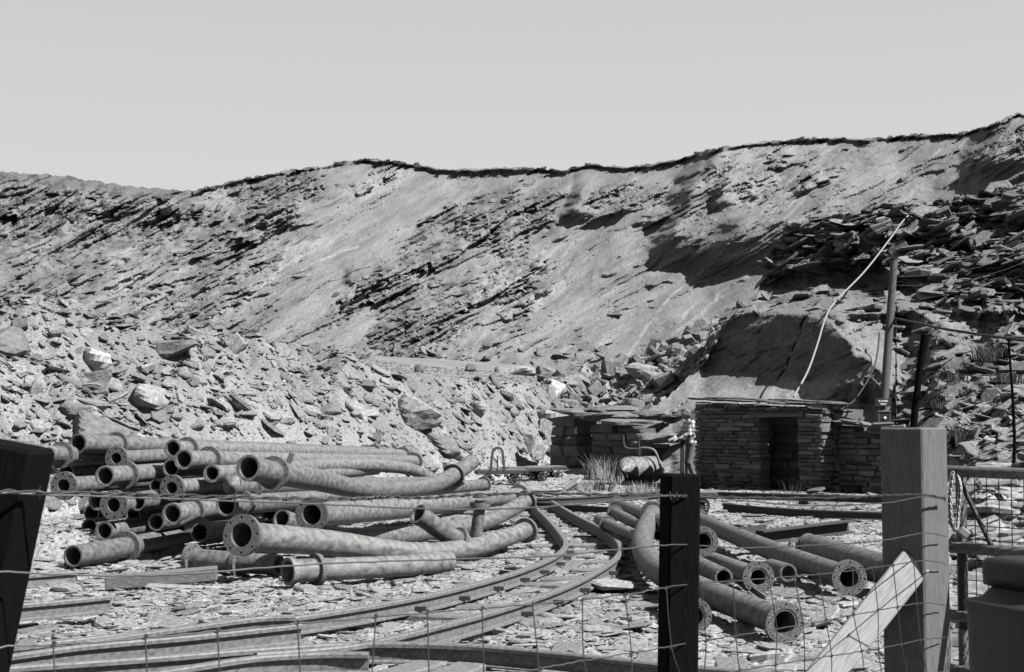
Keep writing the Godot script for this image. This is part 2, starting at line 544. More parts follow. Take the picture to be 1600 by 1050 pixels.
func blobs(list, px0, py0):
	var px = px0 + 22.0 * nz.get_noise_2d(px0 * 0.02, py0 * 0.02) + 9.0 * nz.get_noise_2d(px0 * 0.07, py0 * 0.07)
	var py = py0 + 14.0 * nz.get_noise_2d(px0 * 0.02 + 50, py0 * 0.02)
	var best = 0.0
	for b in list:
		var dx = px - b[0]; var dy = py - b[1]
		if abs(dx) > b[2] * 1.6 + b[3] or abs(dy) > b[3] * 1.6 + b[2]: continue
		var a = deg_to_rad(-b[4])
		var q = Vector2((dx * cos(a) - dy * sin(a)) / b[2], (dx * sin(a) + dy * cos(a)) / b[3]).length()
		best = max(best, b[5] * (1.0 - smoothstep(0.55, 1.3, q)))
	return best

func ss0(X, Y): return X * 0.885 + Y * 0.466
func tt0(X, Y): return Y * 0.885 - X * 0.466

func face_depth(px, py):
	var crest = lut(SKYLINE, px)
	var kk = clampf((px + 520.0) / 12.0, 0.0, 238.0)
	var calm = lerpf(soft_sky[int(kk)], soft_sky[int(kk) + 1], kk - floor(kk))
	var t = clampf((640.0 - py) / (640.0 - calm), 0.0, 1.05)
	var d = lerpf(80.0, 118.0, t) * lut(FACE_NEAR, px)
	var X = px * 0.045; var Y = (660.0 - py) * 0.045
	# large shapes
	d += 1.5 * nz.get_noise_2d(ss0(X, Y) * 0.05, tt0(X, Y) * 0.16) + 0.5 * nz.get_noise_2d(ss0(X, Y) * 0.13 + 5, tt0(X, Y) * 0.5)
	for c in CLIFFS:
		var dy = py - c[1]
		if abs(dy) > c[3] * 1.8: continue
		var dx = px - c[0] + dy * c[6] + 9.0 * nz.get_noise_2d(tt0(X, Y) * 0.9 + c[0], ss0(X, Y) * 0.25) + 3.0 * nz.get_noise_2d(tt0(X, Y) * 2.6, ss0(X, Y) * 0.7)
		if dx < -c[2]: continue
		var w = 1.0 - smoothstep(0.6, 1.7, abs(dy) / c[3])
		d -= w * c[4] * smoothstep(-c[2], c[2], dx) * exp(-max(dx - c[2], 0.0) / c[5])
	var rough = blobs(BROKEN, px, py)
	rough = clampf(0.8 * rough + 0.5 * nz2.get_noise_2d(ss0(X, Y) * 0.2, tt0(X, Y) * 0.45) - 0.1, 0.0, 1.0)
	var clean = blobs(SMOOTH, px, py)
	rough *= 1.0 - clean
	if px < 320.0: rough *= smoothstep(6.0, 24.0, py - crest)
	# slabs lapping like shingles, dipping to the left
	var tt = Y * 0.885 - X * 0.466
	var ss = X * 0.885 + Y * 0.466
	for o in [[2.3, 0.9, 0.0, 0.06], [0.85, 0.5, 31.0, 0.15], [0.5, 0.62, 57.0, 0.24]]:
		var q = (tt + 0.8 * nz.get_noise_2d(ss * 0.09 + o[2], tt * 0.3) + 0.16 * nz.get_noise_2d(ss * 0.6, tt * 0.9 + o[2])) / o[0]
		var k = floor(q)
		var amp = clampf((0.12 if o[0] > 0.5 else 0.34) + 1.25 * nz.get_noise_2d(ss * (0.24 if o[0] > 0.5 else 0.13) + k * 13.7, k * 5.3 + o[2]), 0.0, 1.0)
		var f = q - k
		d -= o[1] * amp * (f / o[3] if f < o[3] else (1.0 - f) / (1.0 - o[3])) * (0.7 + 0.7 * rough) * (1.0 - clean * (0.72 if o[0] > 0.5 else 0.0))
	if rough > 0.02:
		var rx = ss + 0.5 * nz.get_noise_2d(X * 1.4, Y * 1.4)
		d -= rough * 1.0 * cell.get_noise_2d(rx * 0.3, tt * 1.7)
		d -= rough * 0.5 * cell.get_noise_2d(rx * 0.9 + 40, tt * 4.2)
		d -= rough * 0.3 * nz.get_noise_2d(ss * 1.3, tt * 4.0)
	d += 0.1 * nz2.get_noise_2d(ss * 0.8, tt * 4.5) + rough * 0.12 * nz2.get_noise_2d(X * 5.0, Y * 5.0)
	# the turf lip leans out over the edge
	d -= 0.9 * smoothstep(7.0 + 4.0 * nz.get_noise_1d(X * 0.7), 2.0, py - crest) * (1.0 if px > 300 else 0.2)
	return d

func build_face():
	var nu = 1000; var nv = 256
	var data = grid_mesh(nu, nv + 3, func(i, j):
		var px = -150.0 + i * 1.93
		var crest = lut(SKYLINE, px) + 2.2 * nz.get_noise_1d(px * 0.05) + 1.2 * nz.get_noise_1d(px * 0.21)
		if j < nv:
			var py = lerpf(640.0, crest, j / float(nv - 1))
			return at(px, py, face_depth(px, py))
		var p = at(px, crest, face_depth(px, crest))
		return Vector3(p.x * (1.0 + 0.2 * (j - nv + 1)), p.y - 0.15 * (j - nv + 1), p.z - 12.0 * (j - nv + 1)),
	func(i, j, p, n):
		var px = -150.0 + i * 1.93
		var crest = lut(SKYLINE, px)
		var py = lerpf(640.0, crest, min(j, nv - 1) / float(nv - 1))
		var X = px * 0.045; var Y = (660.0 - py) * 0.045
		var tt = Y * 0.885 - X * 0.466
		var ss = X * 0.885 + Y * 0.466
		var t = 0.168 + 0.03 * nz.get_noise_2d(ss * 0.12, tt * 0.5) + 0.025 * nz2.get_noise_2d(ss * 0.5, tt * 1.6) + 0.022 * nz.get_noise_2d(ss * 0.22 + 30, tt * 2.7) + 0.02 * nz.get_noise_2d(ss * 0.12 + 60, tt * 1.1) + 0.012 * nz2.get_noise_2d(X * 2.5, Y * 2.5) + 0.03 * nz2.get_noise_2d(X * 0.2 + 50, Y * 0.2)
		t += 0.09 * blobs(PALE, px, py) * clampf(0.75 + 0.8 * nz2.get_noise_2d(X * 0.9, Y * 0.9), 0.2, 1.4)
		var rough = blobs(BROKEN, px, py)
		t -= 0.06 * rough * smoothstep(-0.05, 0.35, nz2.get_noise_2d(X * 0.8, Y * 1.3))
		# heather and turf: on the rim, and in patches high on the left
		var turf = smoothstep(6.0, 1.0, py - crest + 5.0 * nz.get_noise_1d(X * 1.3)) * clampf(0.55 + 1.6 * nz.get_noise_1d(X * 0.17), 0.0, 1.0) if px > 310 else 0.8 * smoothstep(24.0, 12.0, py - crest + 6.0 * nz.get_noise_2d(X, Y))
		t = lerpf(t, 0.028 if px > 310 else 0.1, clampf(turf, 0, 1))
		var heath = smoothstep(0.1, 0.3, nz2.get_noise_2d(X * 0.7 + 20, Y * 1.1)) * smoothstep(420.0, 200.0, px) * smoothstep(470.0, 360.0, py)
		t = lerpf(t, 0.045, 0.75 * heath)
		for vn in VEINS:        # quartz veins
			for k in vn.size() - 1:
				var near = Geometry2D.get_closest_point_to_segment(Vector2(px, py), vn[k], vn[k + 1]).distance_to(Vector2(px, py)) + 1.2 * nz.get_noise_2d(X * 3.0, Y * 3.0)
				if near < 1.1: t = max(t, 0.27)
		t = clampf(t, 0.02, 0.4)
		return Color(t, t, t))
	var o = put(data.mesh, "quarry_face", M.face, self)
	meta(o, "", "", "", "structure")
	M.face_grid = data

# ---------------------------------------------------------------- the nearer spur on the right
const CREST := [[940, 668], [960, 655], [1040, 628], [1080, 585], [1100, 552], [1118, 520], [1140, 496], [1180, 468], [1192, 430], [1206, 398], [1216, 374], [1232, 356], [1260, 345], [1300, 335], [1370, 326], [1440, 320], [1500, 306], [1540, 297], [1600, 289], [1720, 272], [2000, 250]]
const DROWS := [270, 340, 400, 450, 490, 530, 580, 600, 640, 700, 760, 900]
const DCOLS := [940, 1050, 1110, 1180, 1260, 1330, 1375, 1440, 1520, 1600, 1750, 2000]
const DEPTHS := [
	[56, 56, 56, 56, 54, 53, 52, 51, 49.5, 48, 46, 43],
	[54, 54, 54, 53, 50, 49.5, 49, 48, 46.3, 44.8, 43, 40],
	[52, 52, 52, 51, 49, 48.5, 47.5, 46.2, 44.5, 43, 41.5, 39],
	[50, 50, 50, 48.5, 47, 46, 45, 43.8, 42, 40.5, 39.4, 37.5],
	[49, 48, 46.0, 43.6, 41.0, 39.4, 38.8, 39.0, 38.6, 38.2, 37.5, 36],
	[48, 47, 45.3, 43.0, 40.4, 38.2, 37.2, 37.2, 36.6, 36.0, 35.2, 34],
	[47, 46, 44.6, 42.4, 39.8, 37.6, 36.5, 35.7, 34.5, 33.4, 32.4, 31],
	[46, 44.5, 43.0, 41.2, 39.2, 37.3, 36.2, 35.0, 33.7, 32.5, 31.4, 30],
	[44, 42, 40.0, 38.6, 38.0, 37.4, 36.4, 33.8, 31.8, 30.2, 29, 27.5],
	[42, 40, 38.4, 37.4, 37.0, 36.4, 34.6, 31.8, 29.2, 27.2, 26, 24.5],
	[40, 38.5, 37.0, 36.2, 36.0, 35.6, 33.0, 29.8, 26.8, 24.2, 23, 21.5],
	[38, 37, 36.0, 35.4, 35.0, 34.6, 31.0, 27.0, 23.0, 20.0, 18, 15]]

func spur_base(px, py):
	var i = 0
	while i < DCOLS.size() - 2 and px > DCOLS[i + 1]: i += 1
	var j = 0
	while j < DROWS.size() - 2 and py > DROWS[j + 1]: j += 1
	var a = clampf((px - DCOLS[i]) / float(DCOLS[i + 1] - DCOLS[i]), 0, 1)
	var b = clampf((py - DROWS[j]) / float(DROWS[j + 1] - DROWS[j]), 0, 1)
	return lerpf(lerpf(DEPTHS[j][i], DEPTHS[j][i + 1], a), lerpf(DEPTHS[j + 1][i], DEPTHS[j + 1][i + 1], a), b)

const EDGE := [[480, 1290], [505, 1305], [530, 1322], [560, 1352], [590, 1392], [640, 1402]]

func slab_share(px, py):        # 1 on the smooth shaded slab above the hut
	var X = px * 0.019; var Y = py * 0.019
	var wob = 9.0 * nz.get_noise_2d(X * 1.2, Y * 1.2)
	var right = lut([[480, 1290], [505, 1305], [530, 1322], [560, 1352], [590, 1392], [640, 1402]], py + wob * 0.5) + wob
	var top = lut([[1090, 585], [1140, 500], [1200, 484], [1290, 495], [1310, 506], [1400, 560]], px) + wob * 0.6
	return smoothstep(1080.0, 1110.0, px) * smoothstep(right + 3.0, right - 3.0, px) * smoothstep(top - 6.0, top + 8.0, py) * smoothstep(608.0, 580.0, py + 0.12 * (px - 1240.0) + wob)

func spur_depth(px, py):
	var d = spur_base(px, py)
	var X = px * 0.019; var Y = (660.0 - py) * 0.019
	var slab = slab_share(px, py)
	var crest = lut(CREST, px)
	var edge = lut(EDGE, py)
	if px > edge and px < 1470.0 and py > 478.0 and py < 660.0:      # beyond the slab's edge the rock turns to face the sun
		var w = smoothstep(1470.0, 1410.0, px) * smoothstep(478.0, 500.0, py) * smoothstep(660.0, 620.0, py)
		d = lerpf(d, spur_base(edge, py) + 0.006 * (px - edge), w)
	var out = smoothstep(1180.0, 1235.0, px) * smoothstep(lut([[1180, 455], [1300, 430], [1380, 425], [1440, 470], [1500, 495], [1600, 505]], px), lut([[1180, 420], [1300, 395], [1380, 400], [1440, 440], [1500, 470], [1600, 480]], px), py)
	var tt = Y * 0.9 - X * 0.43
	var ss = X * 0.9 + Y * 0.43
	var lower = smoothstep(560.0, 600.0, py) * smoothstep(1330.0, 1250.0, px)
	# the shaded slab stands proud to its right: a left-facing wall
	var crack = abs(px - lut([[480, 1268], [520, 1250], [560, 1236], [620, 1208]], py) + 5.0 * nz.get_noise_2d(X * 2.0, Y * 2.0))
	d += slab * (0.3 * smoothstep(3.0, 0.0, crack)) - 0.35 * slab * smoothstep(-3.0, 3.0, px - lut([[480, 1268], [520, 1250], [560, 1236], [620, 1208]], py))
	d -= slab * (0.1 * nz.get_noise_2d(ss * 0.5, tt * 1.4) + 0.07 * nz.get_noise_2d(ss * 1.5, tt * 6.0) + 0.12 * cell.get_noise_2d(ss * 0.5, tt * 2.2))
	var rough = (1.0 - slab) * (1.0 - lower)
	d -= out * 1.2
	var q = (tt + 0.35 * nz.get_noise_2d(ss * 0.25, tt * 0.6) + 0.1 * nz.get_noise_2d(ss, tt * 2.0)) / 0.42
	var k = floor(q)
	d -= (0.24 * rough + 0.3 * out) * clampf(0.35 + 1.2 * nz.get_noise_2d(ss * 0.35 + k * 7.7, k * 3.1), 0, 1) * (1.0 - (q - k))
	d -= rough * 0.5 * nz.get_noise_2d(X * 0.5, Y * 0.5) + rough * 0.22 * nz.get_noise_2d(X * 1.7, Y * 1.7)
	var rx = ss + 0.3 * nz.get_noise_2d(X * 2.0, Y * 2.0)
	d -= (out * 0.75 + 0.1 * rough) * cell.get_noise_2d(rx * 0.9, Y * 2.6)
	d -= (out * 0.4 + 0.07 * rough) * cell.get_noise_2d(rx * 2.4 + 9, Y * 5.5)
	# the lower slab behind the hut is split into long leaves
	if lower > 0.0:
		var a = (X * 0.6 - Y * 0.8) + 0.12 * nz.get_noise_2d(X * 1.6, Y * 1.6) + 0.04 * nz.get_noise_2d(X * 6.0, Y * 6.0)
		var b = a / 0.62
		d -= lower * 0.14 * clampf(0.3 + nz.get_noise_2d(X * 0.8 + floor(b) * 9.1, Y * 0.8), 0.0, 1.0) * (b - floor(b)) + lower * 0.12 * nz.get_noise_2d(X * 1.1, Y * 1.1)
	d += 0.035 * nz2.get_noise_2d(ss * 2.0, tt * 7.0)
	return d

func build_spur():
	var nu = 420; var nv = 210
	var data = grid_mesh(nu, nv + 2, func(i, j):
		var px = 945.0 + i * 2.0
		var wob = 4.0 * nz.get_noise_1d(px * 0.035) + 3.0 * nz.get_noise_1d(px * 0.13)
		var crest = lut(CREST, px) + wob
		if j < nv:
			var py = lerpf(900.0 if px > 1400 else 790.0, crest, j / float(nv - 1))
			return at(px, py, spur_depth(px, py))
		var p = at(px, crest, spur_depth(px, crest))
		return Vector3(p.x * (1.0 + 0.12 * (j - nv + 1)), p.y - 0.9 * (j - nv + 1) * (j - nv + 1), p.z - 5.0 * (j - nv + 1)),
	func(i, j, p, n):
		var px = 945.0 + i * 2.0
		var crest = lut(CREST, px)
		var py = lerpf(900.0 if px > 1400 else 790.0, crest, min(j, nv - 1) / float(nv - 1))
		var X = px * 0.019; var Y = (660.0 - py) * 0.019
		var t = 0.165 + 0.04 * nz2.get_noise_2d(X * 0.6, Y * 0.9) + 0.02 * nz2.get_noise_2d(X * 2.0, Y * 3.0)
		t = lerpf(t, 0.12 + 0.04 * nz2.get_noise_2d(X, Y * 1.5), slab_share(px, py))  # slightly darker rock, with most of this drop being painted-in shade
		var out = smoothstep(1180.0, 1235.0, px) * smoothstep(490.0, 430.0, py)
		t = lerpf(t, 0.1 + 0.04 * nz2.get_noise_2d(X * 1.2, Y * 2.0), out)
		t += 0.07 * smoothstep(575.0, 600.0, py) * smoothstep(1330.0, 1250.0, px) * (1.0 - slab_share(px, py))  # lower slab lightened: its sunlit look is painted into the colour
		t = lerpf(t, 0.05, 0.7 * smoothstep(0.2, 0.4, nz2.get_noise_2d(X * 0.8 + 70, Y * 0.8)) * smoothstep(1420.0, 1480.0, px))
		t = clampf(t, 0.02, 0.4)
		return Color(t, t, t))
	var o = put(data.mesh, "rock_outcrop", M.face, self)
	meta(o, "", "", "", "structure")
	M.spur_grid = data
	M.spur_node = o

# ---------------------------------------------------------------- slate rubble
func mass(called, parent, mesh, spots):
	var mm := MultiMesh.new()
	mm.transform_format = MultiMesh.TRANSFORM_3D
	mm.use_colors = true
	mm.mesh = mesh
	mm.instance_count = spots.size()
	for k in spots.size():
		mm.set_instance_transform(k, spots[k][0])
		mm.set_instance_color(k, Color(spots[k][1], spots[k][1], spots[k][1]))
	var o := MultiMeshInstance3D.new()
	o.multimesh = mm
	o.material_override = M.slate
	o.name = called
	parent.add_child(o, true)

func lay(p, n, s, flat, lean = 0.25):
	var up = (Vector3.UP.lerp(n, 0.6) + Vector3(rng.randfn(), rng.randfn() * 0.3, rng.randfn()) * lean).normalized()
	var b = Basis(Quaternion(Vector3.UP, up)) * Basis(Vector3.UP, rng.randf() * TAU)
	return Transform3D(b.scaled_local(Vector3(s, s * flat, s * rng.randf_range(0.7, 1.2))), p)

func shade():
	var r = rng.randf()
	return (0.12 + 0.12 * r if r < 0.7 else 0.2 + 0.07 * rng.randf())

func heap_normal(x, z):
	var e = 0.25
	return Vector3(ground_h(x - e, z) - ground_h(x + e, z), 2 * e, ground_h(x, z - e) - ground_h(x, z + e)).normalized()

func scatter_all():
	var big = []                 # candidates for single pieces of the ground: [apparent size, transform, shade, mesh]
	var lists = []
	for k in 8: lists.append([])
	# yard and bank: more pieces near than far, since a far one covers less
	for k in 30000:
		var d = exp(rng.randf_range(log(7.5), log(62.0)))
		var u = rng.randf_range(-60, 1680)
		var x = (u - 800.0) / FOCAL * d
		var share = bank_share(x, -d)
		var n_ = nz.get_noise_2d(x * 0.4, d * 0.4)
		if share <= 0.0 and rng.randf() > 0.5 + 0.5 * n_: continue
		if share >= 1.0 and (rng.randf() < 0.6 or (u > 570.0 and u < 860.0)): continue
		var s = (0.03 + 0.035 * rng.randf() / max(rng.randf(), 0.08)) * (0.85 if d < 20 else 1.0)
		if share > 0.0: s = (0.08 + 0.075 * rng.randf() / max(rng.randf(), 0.07)) * (0.7 + 0.012 * d)
		var heap = u > 1430.0 and d > 8.0 and share <= 0.0
		if heap: s = 0.09 + 0.10 * rng.randf() / max(rng.randf(), 0.09)
		s = min(s, 0.8 if share > 0.0 else (1.0 if heap else 0.32))
		if u > 860 and u < 1140 and share > 0.0: s *= 1.25
		var y = ground_h(x, -d)
		var m = rng.randi() % 8
		var tr = lay(Vector3(x, y + s * 0.03, -d), heap_normal(x, -d), s, rng.randf_range(0.5, 1.4), 0.12 if share <= 0.0 else 0.3)
		lists[m].append([tr, shade() * (1.0 if share > 0 else 1.2)])
		if s * FOCAL / d > 11.0: big.append([s * FOCAL / d, m, lists[m].size() - 1])
	# tumbled blocks in the gully
	for k in 2600:
		var d = rng.randf_range(45.0, 66.0)
		var u = rng.randf_range(850, 1170)
		var x = (u - 800.0) / FOCAL * d
		var s = 0.2 + 0.16 * rng.randf() / max(rng.randf(), 0.14)
		lists[rng.randi() % 8].append([lay(Vector3(x, ground_h(x, -d) + s * 0.12, -d), heap_normal(x, -d), min(s, 1.3), rng.randf_range(1.2, 3.2), 0.5), shade()])
	# flat shards lying about the yard
	for k in 3200:
		var d = exp(rng.randf_range(log(7.5), log(34.0)))
		var u = rng.randf_range(-40, 1640)
		var x = (u - 800.0) / FOCAL * d
		if bank_share(x, -d) > 0.0: continue
		var s = 0.1 + 0.06 * rng.randf() / max(rng.randf(), 0.16)
		var m = rng.randi() % 8
		lists[m].append([lay(Vector3(x, ground_h(x, -d) + s * 0.03, -d), Vector3.UP, s, rng.randf_range(0.3, 0.8), 0.07), shade() * 1.1])
		if s * FOCAL / d > 18.0: big.append([s * FOCAL / d, m, lists[m].size() - 1])
	# stones of middling size all over the bank
	for k in 22000:
		var d = rng.randf_range(21.0, 50.0)
		var u = rng.randf_range(-40, 1000)
		var x = (u - 800.0) / FOCAL * d
		if bank_share(x, -d) <= 0.02 or bank_share(x, -d) >= 1.0: continue
		var s = 0.06 + 0.05 * rng.randf() / max(rng.randf(), 0.1)
		if nz.get_noise_2d(x * 0.35 + 30, d * 0.35) < -0.25: s *= 0.6
		lists[rng.randi() % 8].append([lay(Vector3(x, ground_h(x, -d) + s * 0.06, -d), heap_normal(x, -d), s, rng.randf_range(0.5, 1.7), 0.3), shade()])
	# finer chips between them
	for k in 70000:
		var d = exp(rng.randf_range(log(7.5), log(58.0)))
		var u = rng.randf_range(-60, 1680)
		var x = (u - 800.0) / FOCAL * d
		var share = bank_share(x, -d)
		var s = (0.02 + 0.03 * rng.randf()) * (0.55 + 0.05 * d)
		lists[rng.randi() % 8].append([lay(Vector3(x, ground_h(x, -d) + s * 0.02, -d), Vector3.UP if share <= 0.0 else heap_normal(x, -d), s, rng.randf_range(0.5, 1.5), 0.24), shade() * rng.randf_range(0.8, 1.35)])
	# rubble at the foot of the face, on broken ground and in the gully
	var fg = M.face_grid
	for k in 26000:
		var i = rng.randi() % fg.nu; var j = rng.randi() % (fg.nv - 4)
		var px = -150.0 + i * 1.93
		var py = lerpf(640.0, lut(SKYLINE, px), j / float(fg.nv - 4))
		var want = blobs(BROKEN, px, py) + 0.5 * smoothstep(500.0, 600.0, py)
		if rng.randf() > want * 0.5 + 0.03: continue
		if px < 320.0 and py - lut(SKYLINE, px) < 22.0: continue
		var s = 0.16 + 0.13 * rng.randf() / max(rng.randf(), 0.1)
		if py > 540.0: s *= 1.5
		var m = rng.randi() % 8
		var strike = Vector3(-0.42, 0.85, 0.3) if py < 545.0 else fg.n[j * fg.nu + i]
		lists[m].append([lay(fg.v[j * fg.nu + i], strike, min(s, 1.5), rng.randf_range(0.5, 1.2), 0.16 if py < 545.0 else 0.35), shade() * 0.7])
	# the spur: slates piled on its shoulder, scree below
	var sg = M.spur_grid
	for k in 42000:
		var i = rng.randi() % sg.nu; var j = rng.randi() % (sg.nv - 3)
		var px = 945.0 + i * 2.0
		var py = lerpf(900.0 if px > 1400 else 790.0, lut(CREST, px), j / float(sg.nv - 3))
		var out = smoothstep(1180.0, 1230.0, px) * smoothstep(lut([[1180, 450], [1380, 420], [1440, 470], [1600, 500]], px), lut([[1180, 425], [1380, 395], [1440, 440], [1600, 470]], px), py)
		var scree = smoothstep(1420.0, 1480.0, px) * smoothstep(560.0, 640.0, py)
		var mid = 0.10 if py < 500.0 or px > 1400 else 0.0
		if rng.randf() > max(out * 0.75, max(scree * 0.85, mid)): continue
		if slab_share(px, py) > 0.2: continue
		var s = 0.16 + 0.15 * rng.randf() / max(rng.randf(), 0.1)
		if scree > 0.3: s = 0.06 + 0.07 * rng.randf() / max(rng.randf(), 0.08)
		if out > 0.5: s = 0.16 + 0.15 * rng.randf() / max(rng.randf(), 0.11)
		var m = rng.randi() % 8
		var nn = sg.n[j * sg.nu + i]
		if out > 0.5: nn = Vector3(-0.3, 0.9, 0.1)
		var t = shade() * (0.7 if scree < 0.3 else 1.0)
		lists[m].append([lay(sg.v[j * sg.nu + i], nn, min(s, 1.3), rng.randf_range(0.35, 0.9), 0.3), t])
	# the largest pieces on the ground are single slabs of it, the rest is rubble
	big.sort_custom(func(a, b): return a[0] > b[0])
	big = big.slice(0, 290)
	var shades = []
	for l in [0.11, 0.15, 0.18, 0.21, 0.24]:
		var m = M.slate.duplicate()
		m.vertex_color_use_as_albedo = false
		m.albedo_color = gray(l * TONE)
		shades.append(m)
	var taken = {}
	for b in big:
		var e = lists[b[1]][b[2]]
		taken[b[1] * 100000 + b[2]] = true
		var q = 0
		for k in 5:
			if e[1] > [0.0, 0.14, 0.17, 0.2, 0.23][k]: q = k
		put(slab_meshes[b[1]], "slate_slab", shades[q], M.ground_node, e[0])
	var all = thing("slate_rubble", "loose grey slate rubble strewn over yard, bank and quarry face", "rubble")
	all.set_meta("kind", "stuff")
	for m in 8:
		var rest = []
		for k in lists[m].size():
			if not taken.has(m * 100000 + k): rest.append(lists[m][k])
		mass("slate_chips", all, slab_meshes[m], rest)

# ---------------------------------------------------------------- boulders that stand out
func boulders():
	# px, py, depth (0: on the ground there), width in px, height share, turn, mesh, tone, roll, label
	var list = [
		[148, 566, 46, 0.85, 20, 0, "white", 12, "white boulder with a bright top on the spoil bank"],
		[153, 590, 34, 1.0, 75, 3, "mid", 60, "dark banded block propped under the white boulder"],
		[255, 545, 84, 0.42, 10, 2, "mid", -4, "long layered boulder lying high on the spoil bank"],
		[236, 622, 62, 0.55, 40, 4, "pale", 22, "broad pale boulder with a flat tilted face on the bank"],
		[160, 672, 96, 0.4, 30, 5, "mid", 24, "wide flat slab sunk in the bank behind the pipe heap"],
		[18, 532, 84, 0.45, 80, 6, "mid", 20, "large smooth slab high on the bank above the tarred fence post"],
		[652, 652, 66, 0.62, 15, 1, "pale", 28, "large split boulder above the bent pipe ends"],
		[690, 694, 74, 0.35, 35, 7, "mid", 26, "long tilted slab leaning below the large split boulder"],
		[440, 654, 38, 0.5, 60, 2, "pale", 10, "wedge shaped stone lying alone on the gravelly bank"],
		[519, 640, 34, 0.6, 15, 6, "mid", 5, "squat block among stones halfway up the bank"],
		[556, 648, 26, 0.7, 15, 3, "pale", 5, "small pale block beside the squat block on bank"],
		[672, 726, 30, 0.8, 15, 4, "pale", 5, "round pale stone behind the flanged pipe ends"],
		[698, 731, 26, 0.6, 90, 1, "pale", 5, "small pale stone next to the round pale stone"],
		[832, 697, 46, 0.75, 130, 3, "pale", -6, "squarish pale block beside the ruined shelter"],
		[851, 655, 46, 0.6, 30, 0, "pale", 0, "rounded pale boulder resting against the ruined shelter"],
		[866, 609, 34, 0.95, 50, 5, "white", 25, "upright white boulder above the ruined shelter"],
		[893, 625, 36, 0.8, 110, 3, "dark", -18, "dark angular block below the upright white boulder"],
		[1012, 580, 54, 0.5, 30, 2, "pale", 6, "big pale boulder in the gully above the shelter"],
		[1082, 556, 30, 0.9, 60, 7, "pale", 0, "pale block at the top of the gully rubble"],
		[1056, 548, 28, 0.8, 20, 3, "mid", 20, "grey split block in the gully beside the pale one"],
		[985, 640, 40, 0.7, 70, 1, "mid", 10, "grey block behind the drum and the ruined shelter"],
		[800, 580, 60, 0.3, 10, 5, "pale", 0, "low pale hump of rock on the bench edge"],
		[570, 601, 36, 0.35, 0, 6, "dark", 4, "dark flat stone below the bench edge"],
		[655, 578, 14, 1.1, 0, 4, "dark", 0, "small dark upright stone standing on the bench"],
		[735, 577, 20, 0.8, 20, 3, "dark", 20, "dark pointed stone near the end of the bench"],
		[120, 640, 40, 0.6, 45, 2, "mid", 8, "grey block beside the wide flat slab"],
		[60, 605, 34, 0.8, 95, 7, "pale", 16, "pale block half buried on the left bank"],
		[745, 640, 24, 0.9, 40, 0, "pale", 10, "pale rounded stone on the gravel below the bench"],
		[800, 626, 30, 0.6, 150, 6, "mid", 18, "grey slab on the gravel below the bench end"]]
	for b in list:
		var p = bank_point(b[0], b[1] + b[2] * b[3] * 0.25)
		var w = 1.18 * b[2] * -p.z / FOCAL
		var t = Transform3D(Basis(Vector3(0, 0, 1), deg_to_rad(-b[7])) * Basis(Vector3.UP, deg_to_rad(b[4])).scaled_local(Vector3(w, w * b[3] * 1.7, w * 0.85)), p + Vector3(0, w * b[3] * 0.18, 0))
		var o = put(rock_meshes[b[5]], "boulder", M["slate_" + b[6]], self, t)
		meta(o, b[8], "boulder", "large boulders on the bank and in the gully")
	# slabs standing about the yard
	for s in [[893, 764, 44, 0.0, 34, 3, "slate_pale", "broad slab tipped up beside the far rails"], [858, 770, 60, 0.0, 4, 1, "slate_pale", "flat pale slab lying by the far rails"],
		[1290, 975, 66, 30.0, 30, 2, "slate_pale", "pale slab leaning behind the timber brace"], [1330, 985, 60, 75.0, -22, 5, "slate_mid", "grey slab tilted beside the timber brace"],
		[1262, 985, 40, 100.0, 18, 4, "slate_pale", "thin pale slab behind the flanged pipe end"], [960, 965, 30, 20.0, 14, 0, "slate_pale", "white slate lying between pipe and near rail"],
		[960, 918, 90, 10.0, 2, 6, "slate_pale", "wide flat slab beside the curved rail"], [1180, 805, 44, 0.0, 4, 1, "slate_mid", "flat slab among rubble before the hut"],
		[1225, 800, 22, 0.0, 4, 0, "slate_pale", "round flat stone among rubble before the hut"], [1300, 752, 46, 0.0, 8, 3, "slate_mid", "grey slab at the foot of the hut corner"],
		[1275, 768, 40, 30.0, 14, 2, "slate_dark", "dark slab lying beside the hut doorway"]]:
		var p = g(s[0], s[1] + 6, 0.0)
		var w = s[2] * -p.z / FOCAL
		p.y = ground_h(p.x, p.z) + w * 0.14 + 0.25 * w * abs(sin(deg_to_rad(s[4])))
		var t = Transform3D(Basis(Vector3(0.3, 0, 1).normalized(), deg_to_rad(s[4])) * Basis(Vector3.UP, deg_to_rad(s[3])).scaled_local(Vector3(w, w * 0.7, w * 1.1)), p)
		var o = put(slab_meshes[s[5]], "slate_block", M[s[6]], self, t)
		meta(o, s[7], "slab", "single slabs about the yard")

func bank_point(px, py):        # where the line of sight meets the ground or bank
	var r = ray(px, py)
	var d = 8.0
	while d < 100.0:
		var p = Vector3(0, EYE, 0) + r * (d / -r.z)
		if p.y < ground_h(p.x, p.z): return p
		d *= 1.004
	return Vector3(0, EYE, 0) + r * (80.0 / -r.z)

# ---------------------------------------------------------------- rails
const RAIL := [Vector2(-0.045, 0), Vector2(0.045, 0), Vector2(0.045, 0.012), Vector2(0.008, 0.022), Vector2(0.008, 0.092), Vector2(0.034, 0.102), Vector2(0.034, 0.124), Vector2(0.026, 0.134), Vector2(-0.026, 0.134), Vector2(-0.034, 0.124), Vector2(-0.034, 0.102), Vector2(-0.008, 0.092), Vector2(-0.008, 0.022), Vector2(-0.045, 0.012)]

func rail_path(list, h = 0.17, n = 6):
	var pts = []
	for q in list:
		var p = g(q[0], q[1], h)
		p.y = h - 0.134
		pts.append(v4(p, 0))
	var out = []
	for q in smooth_path(pts, n): out.append(v3(q))
	return out

